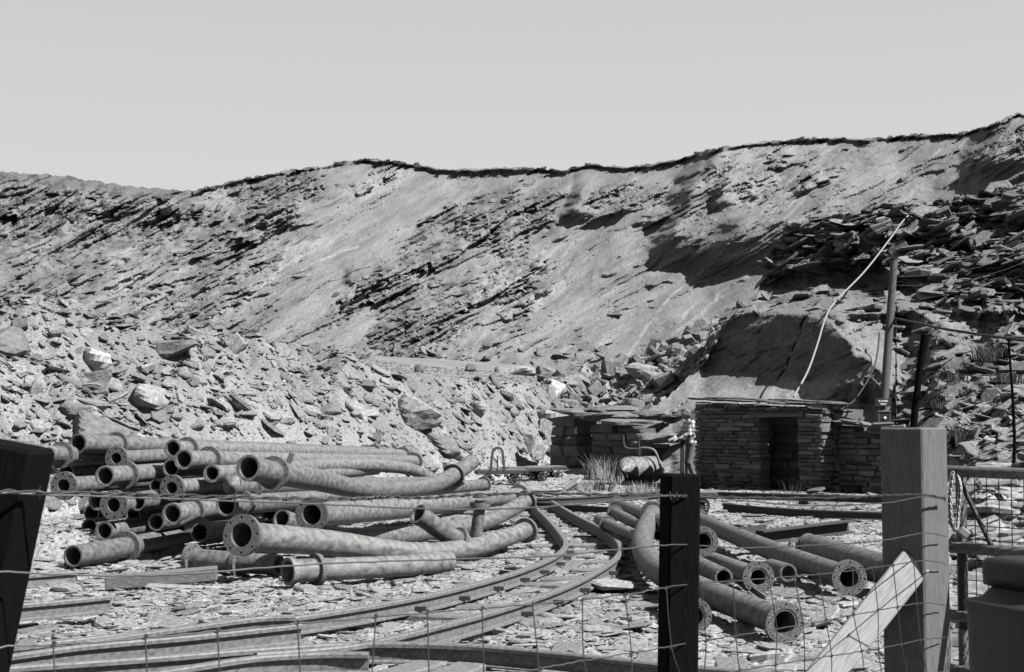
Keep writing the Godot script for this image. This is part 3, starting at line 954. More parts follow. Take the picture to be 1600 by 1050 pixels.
func fishplate(parent, path, k, side):
	var t = (path[k + 1] - path[k]).normalized()
	var s = t.cross(Vector3.UP)
	var st = st_new()
	box(st, Vector3(-0.2, -0.024, -0.012), Vector3(0.2, 0.024, 0.012))
	for q in [-0.14, -0.05, 0.05, 0.14]: box(st, Vector3(q - 0.014, -0.014, 0.012), Vector3(q + 0.014, 0.014, 0.032))
	put(done(st), "fishplate", M.rust, parent, Transform3D(Basis(t, Vector3.UP, t.cross(Vector3.UP) * side), path[k] + Vector3(0, 0.062, 0) + s * side * 0.026))

func build_track():
	var left = [[826, 778], [840, 794], [862, 816], [880, 838], [884, 848], [879, 858], [858, 872], [800, 894], [700, 921], [600, 941], [520, 954], [440, 965], [240, 984], [0, 1011], [-160, 1032]]
	var right = [[862, 782], [900, 804], [940, 824], [963, 842], [970, 855], [966, 866], [950, 880], [905, 905], [840, 931], [760, 956], [680, 977], [610, 994], [540, 1008], [400, 1020]]
	var t = thing("railway_track", "narrow rail track curving away between the two pipe heaps", "track", g(880, 870))
	var off = t.position
	t.position = Vector3.ZERO
	var pl = rail_path(left); var pr = rail_path(right)
	put(extrude(RAIL, pl), "rail", M.rail, t)
	put(extrude(RAIL, pr), "rail", M.rail, t)
	fishplate(t, pl, 64, 1)
	# sleepers between the rails where they run side by side
	var k = 2
	var last = Vector3(99, 0, 0)
	for a in pl:
		if a.distance_to(last) < 0.62: continue
		var best = pr[0]
		for b in pr:
			if b.distance_to(a) < best.distance_to(a): best = b
		if best.distance_to(a) > 0.95: continue
		last = a
		k += 1
		var dir = (best - a).normalized()
		var len = 1.25 + 0.2 * sin(k * 2.3)
		var o = put(bevel_box(len, 0.11, 0.2 + 0.04 * sin(k * 1.7), 0.015), "sleeper", M.sleeper, t, Transform3D(Basis(Vector3.UP, atan2(-dir.z, dir.x) + 0.08 * sin(k * 5.1)), (a + best) / 2 + Vector3(0.1 * sin(k * 3.3), -0.06 - 0.014 * sin(k * 2.1), 0)))
		for e in [a, best]:
			var st = st_new()
			box(st, Vector3(-0.045, 0.0, -0.02), Vector3(0.045, 0.035, 0.02))
			put(done(st), "spike", M.rust, o, Transform3D(Basis(), o.transform.affine_inverse() * (e + dir * 0.055 + Vector3(0, 0.02, 0))))
	# the nearer track crossing in front
	t = thing("railway_track", "straight rail track crossing the foreground behind the wire netting", "track")
	var fa = rail_path([[-120, 1052], [12, 1041], [231, 1026], [369, 1015], [500, 1006], [600, 1003], [738, 1007], [900, 1021], [1029, 1035], [1160, 1046], [1320, 1062]])
	var ne = rail_path([[180, 1058], [260, 1046], [390, 1026], [500, 1019], [576, 1019]])
	put(extrude(RAIL, fa), "rail", M.rail, t)
	put(extrude(RAIL, ne), "rail", M.rail, t)
	fishplate(t, fa, 30, -1)
	for q in [[690, 1042, 62], [745, 1046, 70], [590, 1032, 40], [880, 1040, 84], [1010, 1058, 80], [470, 1046, 46], [330, 1042, 40], [200, 1050, 36], [1150, 1068, 85]]:
		var p = g(q[0], q[1], 0.0)
		put(bevel_box(1.3, 0.12, 0.22, 0.015), "sleeper", M.sleeper, t, Transform3D(Basis(Vector3.UP, deg_to_rad(q[2])), p + Vector3(0, 0.0, 0)))
	# odd rails lying about
	var odd = [
		[[[462, 962], [400, 964], [300, 977], [153, 998], [120, 1003]], 0.2, "loose rail lying against the curved track with a cut end"],
		[[[-60, 1034], [60, 1016], [150, 1005], [300, 992], [470, 974]], 0.2, "second loose rail lying beside the curved track"],
		[[[-40, 950], [20, 944], [90, 938], [172, 930]], 0.2, "short rail with a bolted joint lying before the squared timber"],
		[[[-30, 906], [40, 898], [118, 892]], 0.12, "short rail end with a joint plate below the leaning pipe"],
		[[[-30, 850], [40, 845], [135, 842]], 0.1, "short rail lying below the gravel heap"],
		[[[1060, 766], [1180, 770], [1300, 773], [1400, 776]], 0.2, "long rail lying across the yard before the stone hut"],
		[[[1130, 786], [1200, 792], [1290, 797], [1400, 800]], 0.16, "rail end lying among slates before the stone hut"],
		[[[822, 778], [900, 776], [980, 771], [1050, 765]], 0.15, "thin rail lying beyond the curved track near the grass"],
		[[[828, 783], [920, 790], [1000, 794]], 0.12, "thin bent rail lying at the far end of track"]]
	for q in odd:
		var path = rail_path(q[0], q[1], 5)
		var o = thing("loose_rail", q[2], "rail", Vector3.ZERO, "loose rails about the yard")
		put(extrude(RAIL, path), "rail_bar", M.rail if q[0][0][1] > 800 else M.rust, o)
		if q[0].size() == 4 and q[0][0][1] == 950: fishplate(o, path, 6, -1)
		if q[0].size() == 3 and q[0][0][1] == 906: fishplate(o, path, 8, -1)

# ---------------------------------------------------------------- pipes
func flange_mesh(r_in, r_out, th, holes):
	var key = "%.3f %.3f" % [r_in, r_out]
	if flange_cache.has(key): return flange_cache[key]
	var st = st_new()
	st.set_smooth_group(-1)
	var rm = lerpf(r_in, r_out, 0.62)
	var hr = (r_out - r_in) * 0.17
	for k in holes:
		var a0 = TAU * k / holes
		var da = TAU / holes
		var P = func(r, a, z): return Vector3(cos(a) * r, sin(a) * r, z)
		var hw = hr * 1.6 / rm
		var am = a0 + da / 2
		for z in [0.0, th]:
			var f = func(a, b, c, d):
				if z == 0.0: quad(st, a, d, c, b)
				else: quad(st, a, b, c, d)
			for e in [[a0, am - hw], [am + hw, a0 + da]]:
				var mid_ = (e[0] + e[1]) / 2
				f.call(P.call(r_in, e[0], z), P.call(r_out, e[0], z), P.call(r_out, mid_, z), P.call(r_in, mid_, z))
				f.call(P.call(r_in, mid_, z), P.call(r_out, mid_, z), P.call(r_out, e[1], z), P.call(r_in, e[1], z))
			var ring = [[r_in, am - hw], [rm, am - hw], [r_out, am - hw], [r_out, am], [r_out, am + hw], [rm, am + hw], [r_in, am + hw], [r_in, am]]
			var c = P.call(rm, am, z)
			for s in 8:
				var o0 = P.call(ring[s][0], ring[s][1], z); var o1 = P.call(ring[(s + 1) % 8][0], ring[(s + 1) % 8][1], z)
				var i0 = c + (o0 - c).normalized() * hr; var i1 = c + (o1 - c).normalized() * hr
				f.call(i0, o0, o1, i1)
				if z == 0.0: quad(st, i0, i1, i1 + Vector3(0, 0, th), i0 + Vector3(0, 0, th))
		for e in 4:
			var b0 = a0 + da * e / 4; var b1 = a0 + da * (e + 1) / 4
			quad(st, P.call(r_out, b0, 0), P.call(r_out, b1, 0), P.call(r_out, b1, th), P.call(r_out, b0, th))
			quad(st, P.call(r_in, b1, 0), P.call(r_in, b0, 0), P.call(r_in, b0, th), P.call(r_in, b1, th))
	var m = done(st)
	flange_cache[key] = m
	return m

func along(path, s):             # point and direction at s metres from the start (negative: from the end)
	var total = 0.0
	for k in path.size() - 1: total += v3(path[k]).distance_to(v3(path[k + 1]))
	if s < 0.0: s += total
	for k in path.size() - 1:
		var l = v3(path[k]).distance_to(v3(path[k + 1]))
		if s <= l or k == path.size() - 2:
			return [v3(path[k]).lerp(v3(path[k + 1]), s / l), (v3(path[k + 1]) - v3(path[k])).normalized(), lerpf(path[k].w, path[k + 1].w, clampf(s / l, 0, 1))]
		s -= l

func pipe(called, label, group, pts, flanges, tone = 0, wide = 1.48, lip = false):
	# pts: [Vector3, radius]; flanges: metres along at which a flange sits (negative: from the far end)
	var path = []
	for q in pts: path.append(v4(q[0], q[1]))
	path = smooth_path(path, 6) if pts.size() > 2 else smooth_path(path, 4)
	var t = thing(called, label, "pipe", v3(path[0]) - Vector3(0, path[0].w, 0), group)
	var base = t.position
	for k in path.size(): path[k] -= v4(base, 0)
	var m = M.pipe[tone]
	var st = st_new()
	sweep(st, path, 22, false, false, 0.0, 0.015)
	sweep(st, path, 22, false, true, -0.02)
	var fr = frames(path)
	for e in [0, path.size() - 1]:
		st.set_normal(fr[e].z * (-1 if e == 0 else 1))
		for s in 22:
			var a = TAU * s / 22; var b = TAU * (s + 1) / 22
			var da = fr[e].x * cos(a) + fr[e].y * sin(a); var db = fr[e].x * cos(b) + fr[e].y * sin(b)
			var p = v3(path[e]); var r = path[e].w
			if e == 0: quad(st, p + da * r, p + db * r, p + db * (r - 0.02), p + da * (r - 0.02))
			else: quad(st, p + db * r, p + da * r, p + da * (r - 0.02), p + db * (r - 0.02))
	put(st.commit(), "tube", m, t)
	if lip:                       # thickened mouth
		var q0 = along(path, 0.0); var q1 = along(path, 0.06)
		var st2 = st_new()
		var pp = [v4(q0[0] - q0[1] * 0.004, q0[2] + 0.012), v4(q1[0], q1[2] + 0.012)]
		sweep(st2, pp, 22, false)
		sweep(st2, pp, 22, false, true, -0.022)
		for e in 2:
			var f2 = frames(pp)
			st2.set_normal(q0[1] * (-1 if e == 0 else 1))
			for s in 22:
				var a = TAU * s / 22; var b = TAU * (s + 1) / 22
				var da = f2[e].x * cos(a) + f2[e].y * sin(a); var db = f2[e].x * cos(b) + f2[e].y * sin(b)
				var p = v3(pp[e])
				if e == 0: quad(st2, p + da * pp[e].w, p + db * pp[e].w, p + db * (pp[e].w - 0.022), p + da * (pp[e].w - 0.022))
				else: quad(st2, p + db * pp[e].w, p + da * pp[e].w, p + da * (pp[e].w - 0.022), p + db * (pp[e].w - 0.022))
		put(st2.commit(), "lip", m, t)
	for s in flanges:
		var q = along(path, s)
		var z = q[1]
		var x = z.cross(Vector3.UP).normalized()
		if x.length() < 0.1: x = Vector3.RIGHT
		var b = Basis(x, z.cross(x), z) * Basis(Vector3(0, 0, 1), 0.3 + 1.7 * abs(s))
		var o = put(flange_mesh(q[2] - 0.002 if s > 0.01 or s < -0.01 else q[2] - 0.024, q[2] * wide, 0.05, 8), "flange", M.flange, t, Transform3D(b, q[0] - z * 0.025))
		if s > 0.05:              # a collar ring where the flange is fixed to the tube
			var st3 = st_new()
			sweep(st3, [v4(q[0] - z * 0.04, q[2] + 0.006), v4(q[0] + z * 0.05, q[2] + 0.006)], 20, true)
			put(st3.commit(), "weld_ring", M.flange, t)
	return t

func pp(px, py, d, dia):          # a point of a pipe: where it is seen, how far off, how wide it looks
	return [at(px, py, d), dia * 0.5 * d / FOCAL]

func build_heap():
	var G = "pipes heaped on the left of the track"
	var R = 0.122
	var far = func(px, py, d, dia, len, dx, dy):      # a straight pipe running off into the heap
		var p = at(px, py, d)
		var dir = Vector3(dx, dy, -1).normalized()
		return [[p, dia * 0.5 * d / FOCAL], [p + dir * len, dia * 0.5 * d / FOCAL]]
	# --- top of the heap
	pipe("pipe", "topmost straight pipe with a plain mouth and a collar set back", G, [pp(122, 693, 18.6, 29), pp(612, 708, 28.6, 17.5)], [0.9, -0.9], 0, 1.42, true)
	pipe("pipe", "collared pipe running under the topmost pipe beside the dark post", G, [pp(66, 706, 17.9, 28), pp(98, 711, 18.4, 28), pp(330, 716, 23.5, 23)], [0.62], 0, 1.5)
	pipe("pipe", "second straight pipe in the top row with a collar close to its mouth", G, [pp(270, 701, 18.4, 26), pp(630, 711, 28.0, 17)], [0.42, -0.05], 1, 1.5, true)
	pipe("pipe", "third straight pipe in the top row with a long bare mouth", G, [pp(287, 718, 17.5, 29), pp(648, 721, 26.4, 19)], [0.7, -0.05], 1, 1.5, true)
	pipe("pipe", "plain mouthed pipe tucked under the third top pipe", G, far.call(267, 731, 17.8, 28, 6.0, 0.24, -0.02), [], 0, 1.5)
	pipe("pipe", "flanged pipe end between the top pipe and the bare collared one", G, far.call(183, 716, 18.3, 23, 6.5, 0.2, 0.0), [0.0], 0, 1.62)
	pipe("pipe", "bare mouthed pipe with a broad collar in the second row", G, far.call(164, 744, 17.4, 30, 7.0, 0.20, 0.0), [0.55], 1, 1.5, true)
	pipe("pipe", "wide flanged pipe end at the outer edge of the heap", G, far.call(101, 759, 17.6, 27, 6.5, 0.22, -0.01), [0.0], 0, 1.66)
	# --- middle rows
	pipe("pipe", "flanged pipe end hanging low over the deeper pipes", G, far.call(179, 789, 17.0, 28, 7.0, 0.20, 0.0), [0.0], 0, 1.66)
	pipe("pipe", "plain pipe end just behind the low hanging flange", G, far.call(152, 783, 17.5, 26, 6.0, 0.20, 0.0), [], 1, 1.5, true)
	pipe("pipe", "plain pipe mouth beside the low hanging flange", G, far.call(214, 783, 17.3, 30, 7.0, 0.21, 0.0), [], 0, 1.5)
	pipe("pipe", "small pipe mouth behind the ringed flange", G, far.call(243, 759, 17.9, 21, 5.0, 0.2, 0.0), [], 0, 1.5)
	pipe("pipe", "ringed flange pipe in the middle of the heap", G, far.call(270, 762, 16.9, 25, 7.0, 0.26, 0.0), [0.0], 1, 1.62)
	pipe("pipe", "bent pipe humped behind the big dented pipe", G, [pp(331, 740, 17.3, 25), pp(420, 735, 19.2, 24), pp(500, 728, 21.4, 22), pp(580, 727, 23.2, 20.5), pp(640, 733, 24.4, 19), pp(676, 748, 25.2, 18)], [], 1, 1.5, true)
	pipe("pipe", "upright looking oval pipe mouth with a collar under the big dented pipe", G, [pp(364, 756, 16.3, 31), pp(390, 760, 16.8, 30), pp(560, 757, 21.6, 22), pp(720, 752, 26.0, 16)], [0.62], 0, 1.4)
	var big = pipe("pipe", "big dented pipe with a skewed mouth lying across the heap", G, [pp(388, 731, 15.1, 38), pp(422, 738, 15.6, 37), pp(492, 749, 17.0, 35), pp(545, 761, 18.4, 30), pp(597, 766, 19.8, 27), pp(667, 760, 21.8, 25), pp(704, 745, 23.0, 24.5), pp(738, 721, 23.8, 24)], [0.62, -0.75], 0, 1.42, true)
	var lug = st_new()
	box(lug, Vector3(-0.03, -0.02, -0.012), Vector3(0.03, 0.13, 0.012))
	put(done(lug), "lug", M.flange, big, Transform3D(Basis(Vector3(0, 0, 1), -0.35), at(450, 728, 16.2) - big.position + Vector3(0, 0.02, 0)))
	pipe("pipe", "pipe with a wide flange rim under the big dented pipe", G, [pp(353, 790, 15.9, 33), pp(420, 785, 17.2, 30), pp(600, 772, 21.0, 22), pp(757, 757, 25.0, 17.5)], [0.5, -0.04], 0, 1.4)
	pipe("pipe", "bare mouthed collared pipe low in the heap", G, far.call(269, 803, 16.4, 31, 7.0, 0.24, 0.01), [0.5], 1, 1.45, true)
	pipe("pipe", "thin walled pipe mouth under the low collared pipe", G, far.call(244, 816, 17.0, 27, 6.5, 0.23, 0.0), [], 0, 1.5)
	pipe("pipe", "short pipe mouth near the ground beside the gravel heap", G, far.call(163, 830, 17.0, 28, 6.0, 0.22, 0.0), [], 0, 1.5, true)
	pipe("pipe", "rusty pipe end lying next to the gravel heap", G, far.call(140, 824, 17.7, 28, 6.0, 0.22, 0.0), [], 0, 1.5)
	pipe("pipe", "rusty pipe end in the middle rows above the gravel heap", G, far.call(143, 801, 18.0, 27, 6.0, 0.22, 0.0), [], 0, 1.5)
	pipe("pipe", "rusty pipe set deep between the two lower rows", G, far.call(208, 806, 18.0, 26, 6.0, 0.23, 0.0), [], 0, 1.5)
	pipe("pipe", "rusty pipe at the outer edge under the topmost pipe", G, far.call(104, 738, 18.9, 26, 7.0, 0.23, 0.0), [], 2, 1.5)
	# --- on the ground in front
	pipe("pipe", "leaning pipe on the ground with a broad collar, its mouth half buried", G, [pp(114, 869, 15.4, 34), pp(205, 853, 16.5, 31), pp(300, 833, 18.0, 26)], [1.05], 2, 1.55)
	broken_pipe(G)
	pipe("pipe", "flanged pipe half hidden behind the squared timber", G, [pp(300, 873, 15.2, 32), pp(366, 878, 15.0, 32), pp(436, 883, 14.75, 32)], [0.0, -0.5], 0, 1.5)
	pipe("pipe", "long sagging flanged pipe lying along the front of the heap", G, [pp(379, 836, 14.0, 45), pp(410, 840, 14.3, 45), pp(510, 848, 15.0, 40), pp(615, 861, 15.55, 34), pp(667, 864, 15.95, 32), pp(737, 856, 16.7, 30), pp(790, 840, 17.5, 28), pp(823, 828, 18.1, 27)], [0.0, -0.04], 1, 1.45)
	pipe("pipe", "short mouthed pipe with a thin collar on the ground below the sagging pipe", G, [pp(450, 893, 13.75, 40), pp(482, 891, 13.9, 36), pp(632, 884, 14.7, 33), pp(700, 877, 15.3, 32)], [0.32], 1, 1.42, true)
	pipe("pipe", "heavy flanged pipe running straight above the sagging pipe", G, [pp(488, 804, 15.4, 38), pp(640, 793, 18.6, 32), pp(812, 774, 23.4, 24)], [0.0, -0.05], 1, 1.42)
	pipe("pipe", "plain mouthed pipe drooping behind the heavy flanged pipe", G, [pp(440, 811, 15.9, 31), pp(490, 829, 16.5, 31), pp(538, 839, 17.2, 30), pp(615, 837, 18.4, 29), pp(685, 829, 19.6, 27), pp(755, 816, 20.8, 25), pp(797, 797, 21.6, 24), pp(825, 781, 22.1, 23)], [-0.05], 0, 1.45)
	pipe("pipe", "short pipe propped up at a slant with a bolted collar", G, [pp(653, 803, 16.2, 30), pp(702, 837, 16.5, 30), pp(728, 851, 16.7, 29)], [0.68], 2, 1.4, true)
	var up = pipe("pipe", "slender pipe standing upright on the heap with a flanged top", G, [pp(742, 856, 17.2, 21), pp(746, 820, 17.2, 19), pp(751, 782, 17.2, 18)], [-0.06], 2, 1.75)
	put(flange_mesh(0.055, 0.105, 0.02, 8), "flange", M.flange, up, Transform3D(Basis(Vector3.RIGHT, PI / 2), at(752, 775, 17.2) - up.position))
	pipe("pipe", "straight pipe filling the back of the heap below the top row", G, [pp(330, 757, 19.6, 26), pp(560, 745, 25.0, 20)], [], 2, 1.5)
	pipe("pipe", "straight pipe lying low at the back of the heap", G, [pp(420, 800, 18.0, 28), pp(700, 782, 24.0, 21)], [], 2, 1.5)

func broken_pipe(G):
	var t = pipe("pipe", "pipe end with a broken jagged flange above the leaning pipe", G, [pp(312, 832, 16.6, 30), pp(400, 822, 18.6, 27)], [], 2, 1.5)
	var st = st_new()
	st.set_smooth_group(-1)
	var p = at(311, 830, 16.5) - t.position
	var r0 = 0.11
	for k in 13:                  # the upper arc of a flange, torn along its inner edge
		var a = deg_to_rad(-10 + k * 15.0); var b = deg_to_rad(-10 + (k + 1) * 15.0)
		var ia = r0 * (0.62 + 0.38 * abs(sin(k * 1.9))); var ib = r0 * (0.62 + 0.38 * abs(sin((k + 1) * 1.9)))
		for z in [0.0, 0.03]:
			quad(st, p + Vector3(cos(a) * ia, sin(a) * ia, z), p + Vector3(cos(a) * 0.17, sin(a) * 0.17, z), p + Vector3(cos(b) * 0.17, sin(b) * 0.17, z), p + Vector3(cos(b) * ib, sin(b) * ib, z))
		quad(st, p + Vector3(cos(a) * 0.17, sin(a) * 0.17, 0), p + Vector3(cos(b) * 0.17, sin(b) * 0.17, 0), p + Vector3(cos(b) * 0.17, sin(b) * 0.17, 0.03), p + Vector3(cos(a) * 0.17, sin(a) * 0.17, 0.03))
		quad(st, p + Vector3(cos(a) * ia, sin(a) * ia, 0), p + Vector3(cos(b) * ib, sin(b) * ib, 0), p + Vector3(cos(b) * ib, sin(b) * ib, 0.03), p + Vector3(cos(a) * ia, sin(a) * ia, 0.03))
	put(done(st), "broken_flange", M.flange, t)
	put(tube([p + Vector3(-0.19, 0.09, 0.06), p + Vector3(0.02, 0.19, 0.06)], 0.028, 10), "clamp_bolt", M.flange, t)

func build_right_pipes():
	var G = "pipes lying on the right of the track"
	pipe("pipe", "flanged pipe pointing at the fence, its flange half behind the dark post", G, [pp(965, 789, 21.6, 19), pp(1005, 804, 19.0, 22), pp(1099, 846, 14.6, 31)], [-0.02, 0.03], 2, 1.5)
	pipe("pipe", "longest straight pipe with a clean flange before the gate post", G, [pp(1090, 812, 20.0, 23), pp(1210, 862, 15.4, 31), pp(1327, 903, 12.9, 37)], [-0.02, 0.03], 2, 1.5)
	pipe("pipe", "kinked pipe curling round beside the rails to a flange in front", G, [pp(1020, 801, 18.4, 26), pp(1010, 822, 17.2, 30), pp(1004, 846, 15.9, 34), pp(1009, 868, 14.7, 37), pp(1030, 893, 13.5, 39), pp(1090, 920, 12.2, 41), pp(1150, 944, 11.3, 43), pp(1226, 973, 10.5, 45)], [0.03, -0.02], 2, 1.44)
	pipe("pipe", "small pipe with a plain far end near the curved rail", G, [pp(936, 812, 19.6, 17), pp(960, 824, 18.4, 18), pp(1012, 848, 16.4, 20)], [0.7], 2, 1.5)
	pipe("pipe", "small flanged pipe lying between the plain one and kinked one", G, [pp(960, 801, 20.3, 17), pp(1004, 823, 18.3, 18), pp(1030, 836, 17.4, 19)], [0.05], 2, 1.5)
	pipe("pipe", "plain cut pipe end lying over the front pipes", G, [pp(1060, 868, 14.6, 26), pp(1131, 902, 12.8, 29)], [], 2, 1.5)
	pipe("pipe", "pipe with a chipped flange beside the plain cut end", G, [pp(1100, 871, 15.6, 25), pp(1185, 902, 13.0, 31)], [-0.02], 1, 1.6)
	pipe("pipe", "flanged pipe end mostly behind the dark fence post", G, [pp(1046, 930, 12.2, 36), pp(1084, 962, 10.9, 38)], [-0.02], 2, 1.48)
	pipe("pipe", "thick rusty pipe with a small flange under the girder", G, [pp(1262, 852, 15.6, 24), pp(1275, 858, 15.4, 44), pp(1330, 875, 14.2, 47), pp(1420, 900, 12.8, 50)], [0.0], 2, 1.55)
	pipe("pipe", "short stub of pipe below the longest pipe", G, [pp(1205, 886, 14.2, 26), pp(1232, 895, 13.7, 28)], [], 2, 1.5)
	var t = thing("angle_bar", "thin flat bar lying on the ground among the right hand pipes", "bar", g(1150, 905))
	put(extrude([Vector2(-0.03, 0), Vector2(0.03, 0), Vector2(0.03, 0.012), Vector2(-0.018, 0.012), Vector2(-0.018, 0.05), Vector2(-0.03, 0.05)], [g(1104, 873, 0.1) - t.position, g(1192, 940, 0.06) - t.position]), "bar", M.rail, t)
	t = thing("small_flange", "small loose flange on edge behind the longest pipe", "flange", g(1239, 866))
	put(flange_mesh(0.05, 0.1, 0.03, 8), "ring", M.flange, t, Transform3D(Basis(Vector3.UP, 0.7), Vector3(0, 0.1, 0)))
	t = thing("iron_hoop", "half buried iron hoop sticking out of the ground", "hoop", g(1152, 838))
	var pts = []
	for k in 17: pts.append(Vector3(cos(PI * k / 16) * 0.16, sin(PI * k / 16) * 0.15 - 0.01, 0.04 * cos(PI * k / 16)))
	put(extrude([Vector2(-0.03, 0), Vector2(0.03, 0), Vector2(0.03, 0.016), Vector2(-0.03, 0.016)], pts, Vector3(0.2, 0, 1)), "band", M.iron, t)
	# the channel girder
	t = thing("girder", "rusty channel girder lying on slates behind the right hand pipes", "girder", g(1260, 850))
	var a = g(1188, 850, 0.14) - t.position; var b = g(1330, 832, 0.2) - t.position
	put(extrude([Vector2(-0.06, 0), Vector2(0.06, 0), Vector2(0.06, 0.02), Vector2(-0.04, 0.02), Vector2(-0.04, 0.14), Vector2(0.06, 0.14), Vector2(0.06, 0.16), Vector2(-0.06, 0.16)], [a, b]), "channel", M.rust, t)
	var st = st_new()
	var dir = (b - a).normalized()
	box(st, Vector3(-0.3, -0.02, -0.075), Vector3(0.18, 0.22, -0.062))
	put(done(st), "end_plate", M.rust, t, Transform3D(Basis(dir, Vector3.UP, dir.cross(Vector3.UP)), a))

# ---------------------------------------------------------------- drystone walls and huts
func wall(parent, called, a, len, right, normal, thick, course, lmin, lmax, top, gap = [], base = 0.0):
	# stones laid in courses from a along right; top(s) is the wall's height there; gap = [from, to, height]
	var w = Node3D.new()
	w.name = called
	parent.add_child(w, true)
	w.transform = Transform3D(Basis(right, Vector3.UP, normal), a)
	var y = base
	while y < 3.0:
		var ch = course * rng.randf_range(0.75, 1.3)
		var s = -rng.randf() * 0.06
		var any = false
		while s < len:
			var l = rng.randf_range(lmin, lmax)
			if s + l > len - lmin * 0.5: l = len - s + rng.randf_range(-0.03, 0.05)
			if gap and y < gap[2]:
				if s < gap[0] and s + l > gap[0] - lmin * 0.4: l = gap[0] - s + rng.randf_range(-0.02, 0.015)
				elif s >= gap[0] - 0.05 and s < gap[1]:
					s = gap[1] + rng.randf_range(-0.015, 0.02)
					continue
			if l < 0.05:
				s += max(l, 0.03)
				continue
			var h = min(ch, top.call(s + l / 2) - y)
			if h > 0.035:
				any = true
				put(stone_meshes[rng.randi() % 9], "stone", M.stone[[0, 1, 1, 2, 2, 3, 4][rng.randi() % 7]], w,
					Transform3D(Basis(Vector3(0, 0, 1), rng.randf_range(-0.035, 0.035)).scaled_local(Vector3(l - 0.012, h - 0.01, thick * rng.randf_range(0.93, 1.05))), Vector3(s + l / 2, y + h / 2, -thick / 2 + rng.randf_range(-0.05, 0.05))))
			s += l
		if not any: break
		y += ch
	return w

func core(parent, len, thick, h, x0 = 0.0):        # packing inside a wall, seen only as the dark of the joints
	var st = st_new()
	box(st, Vector3(x0 + 0.06, 0.0, -thick + 0.07), Vector3(x0 + len - 0.06, h, -0.07))
	put(done(st), "packing", M.stone[0], parent)

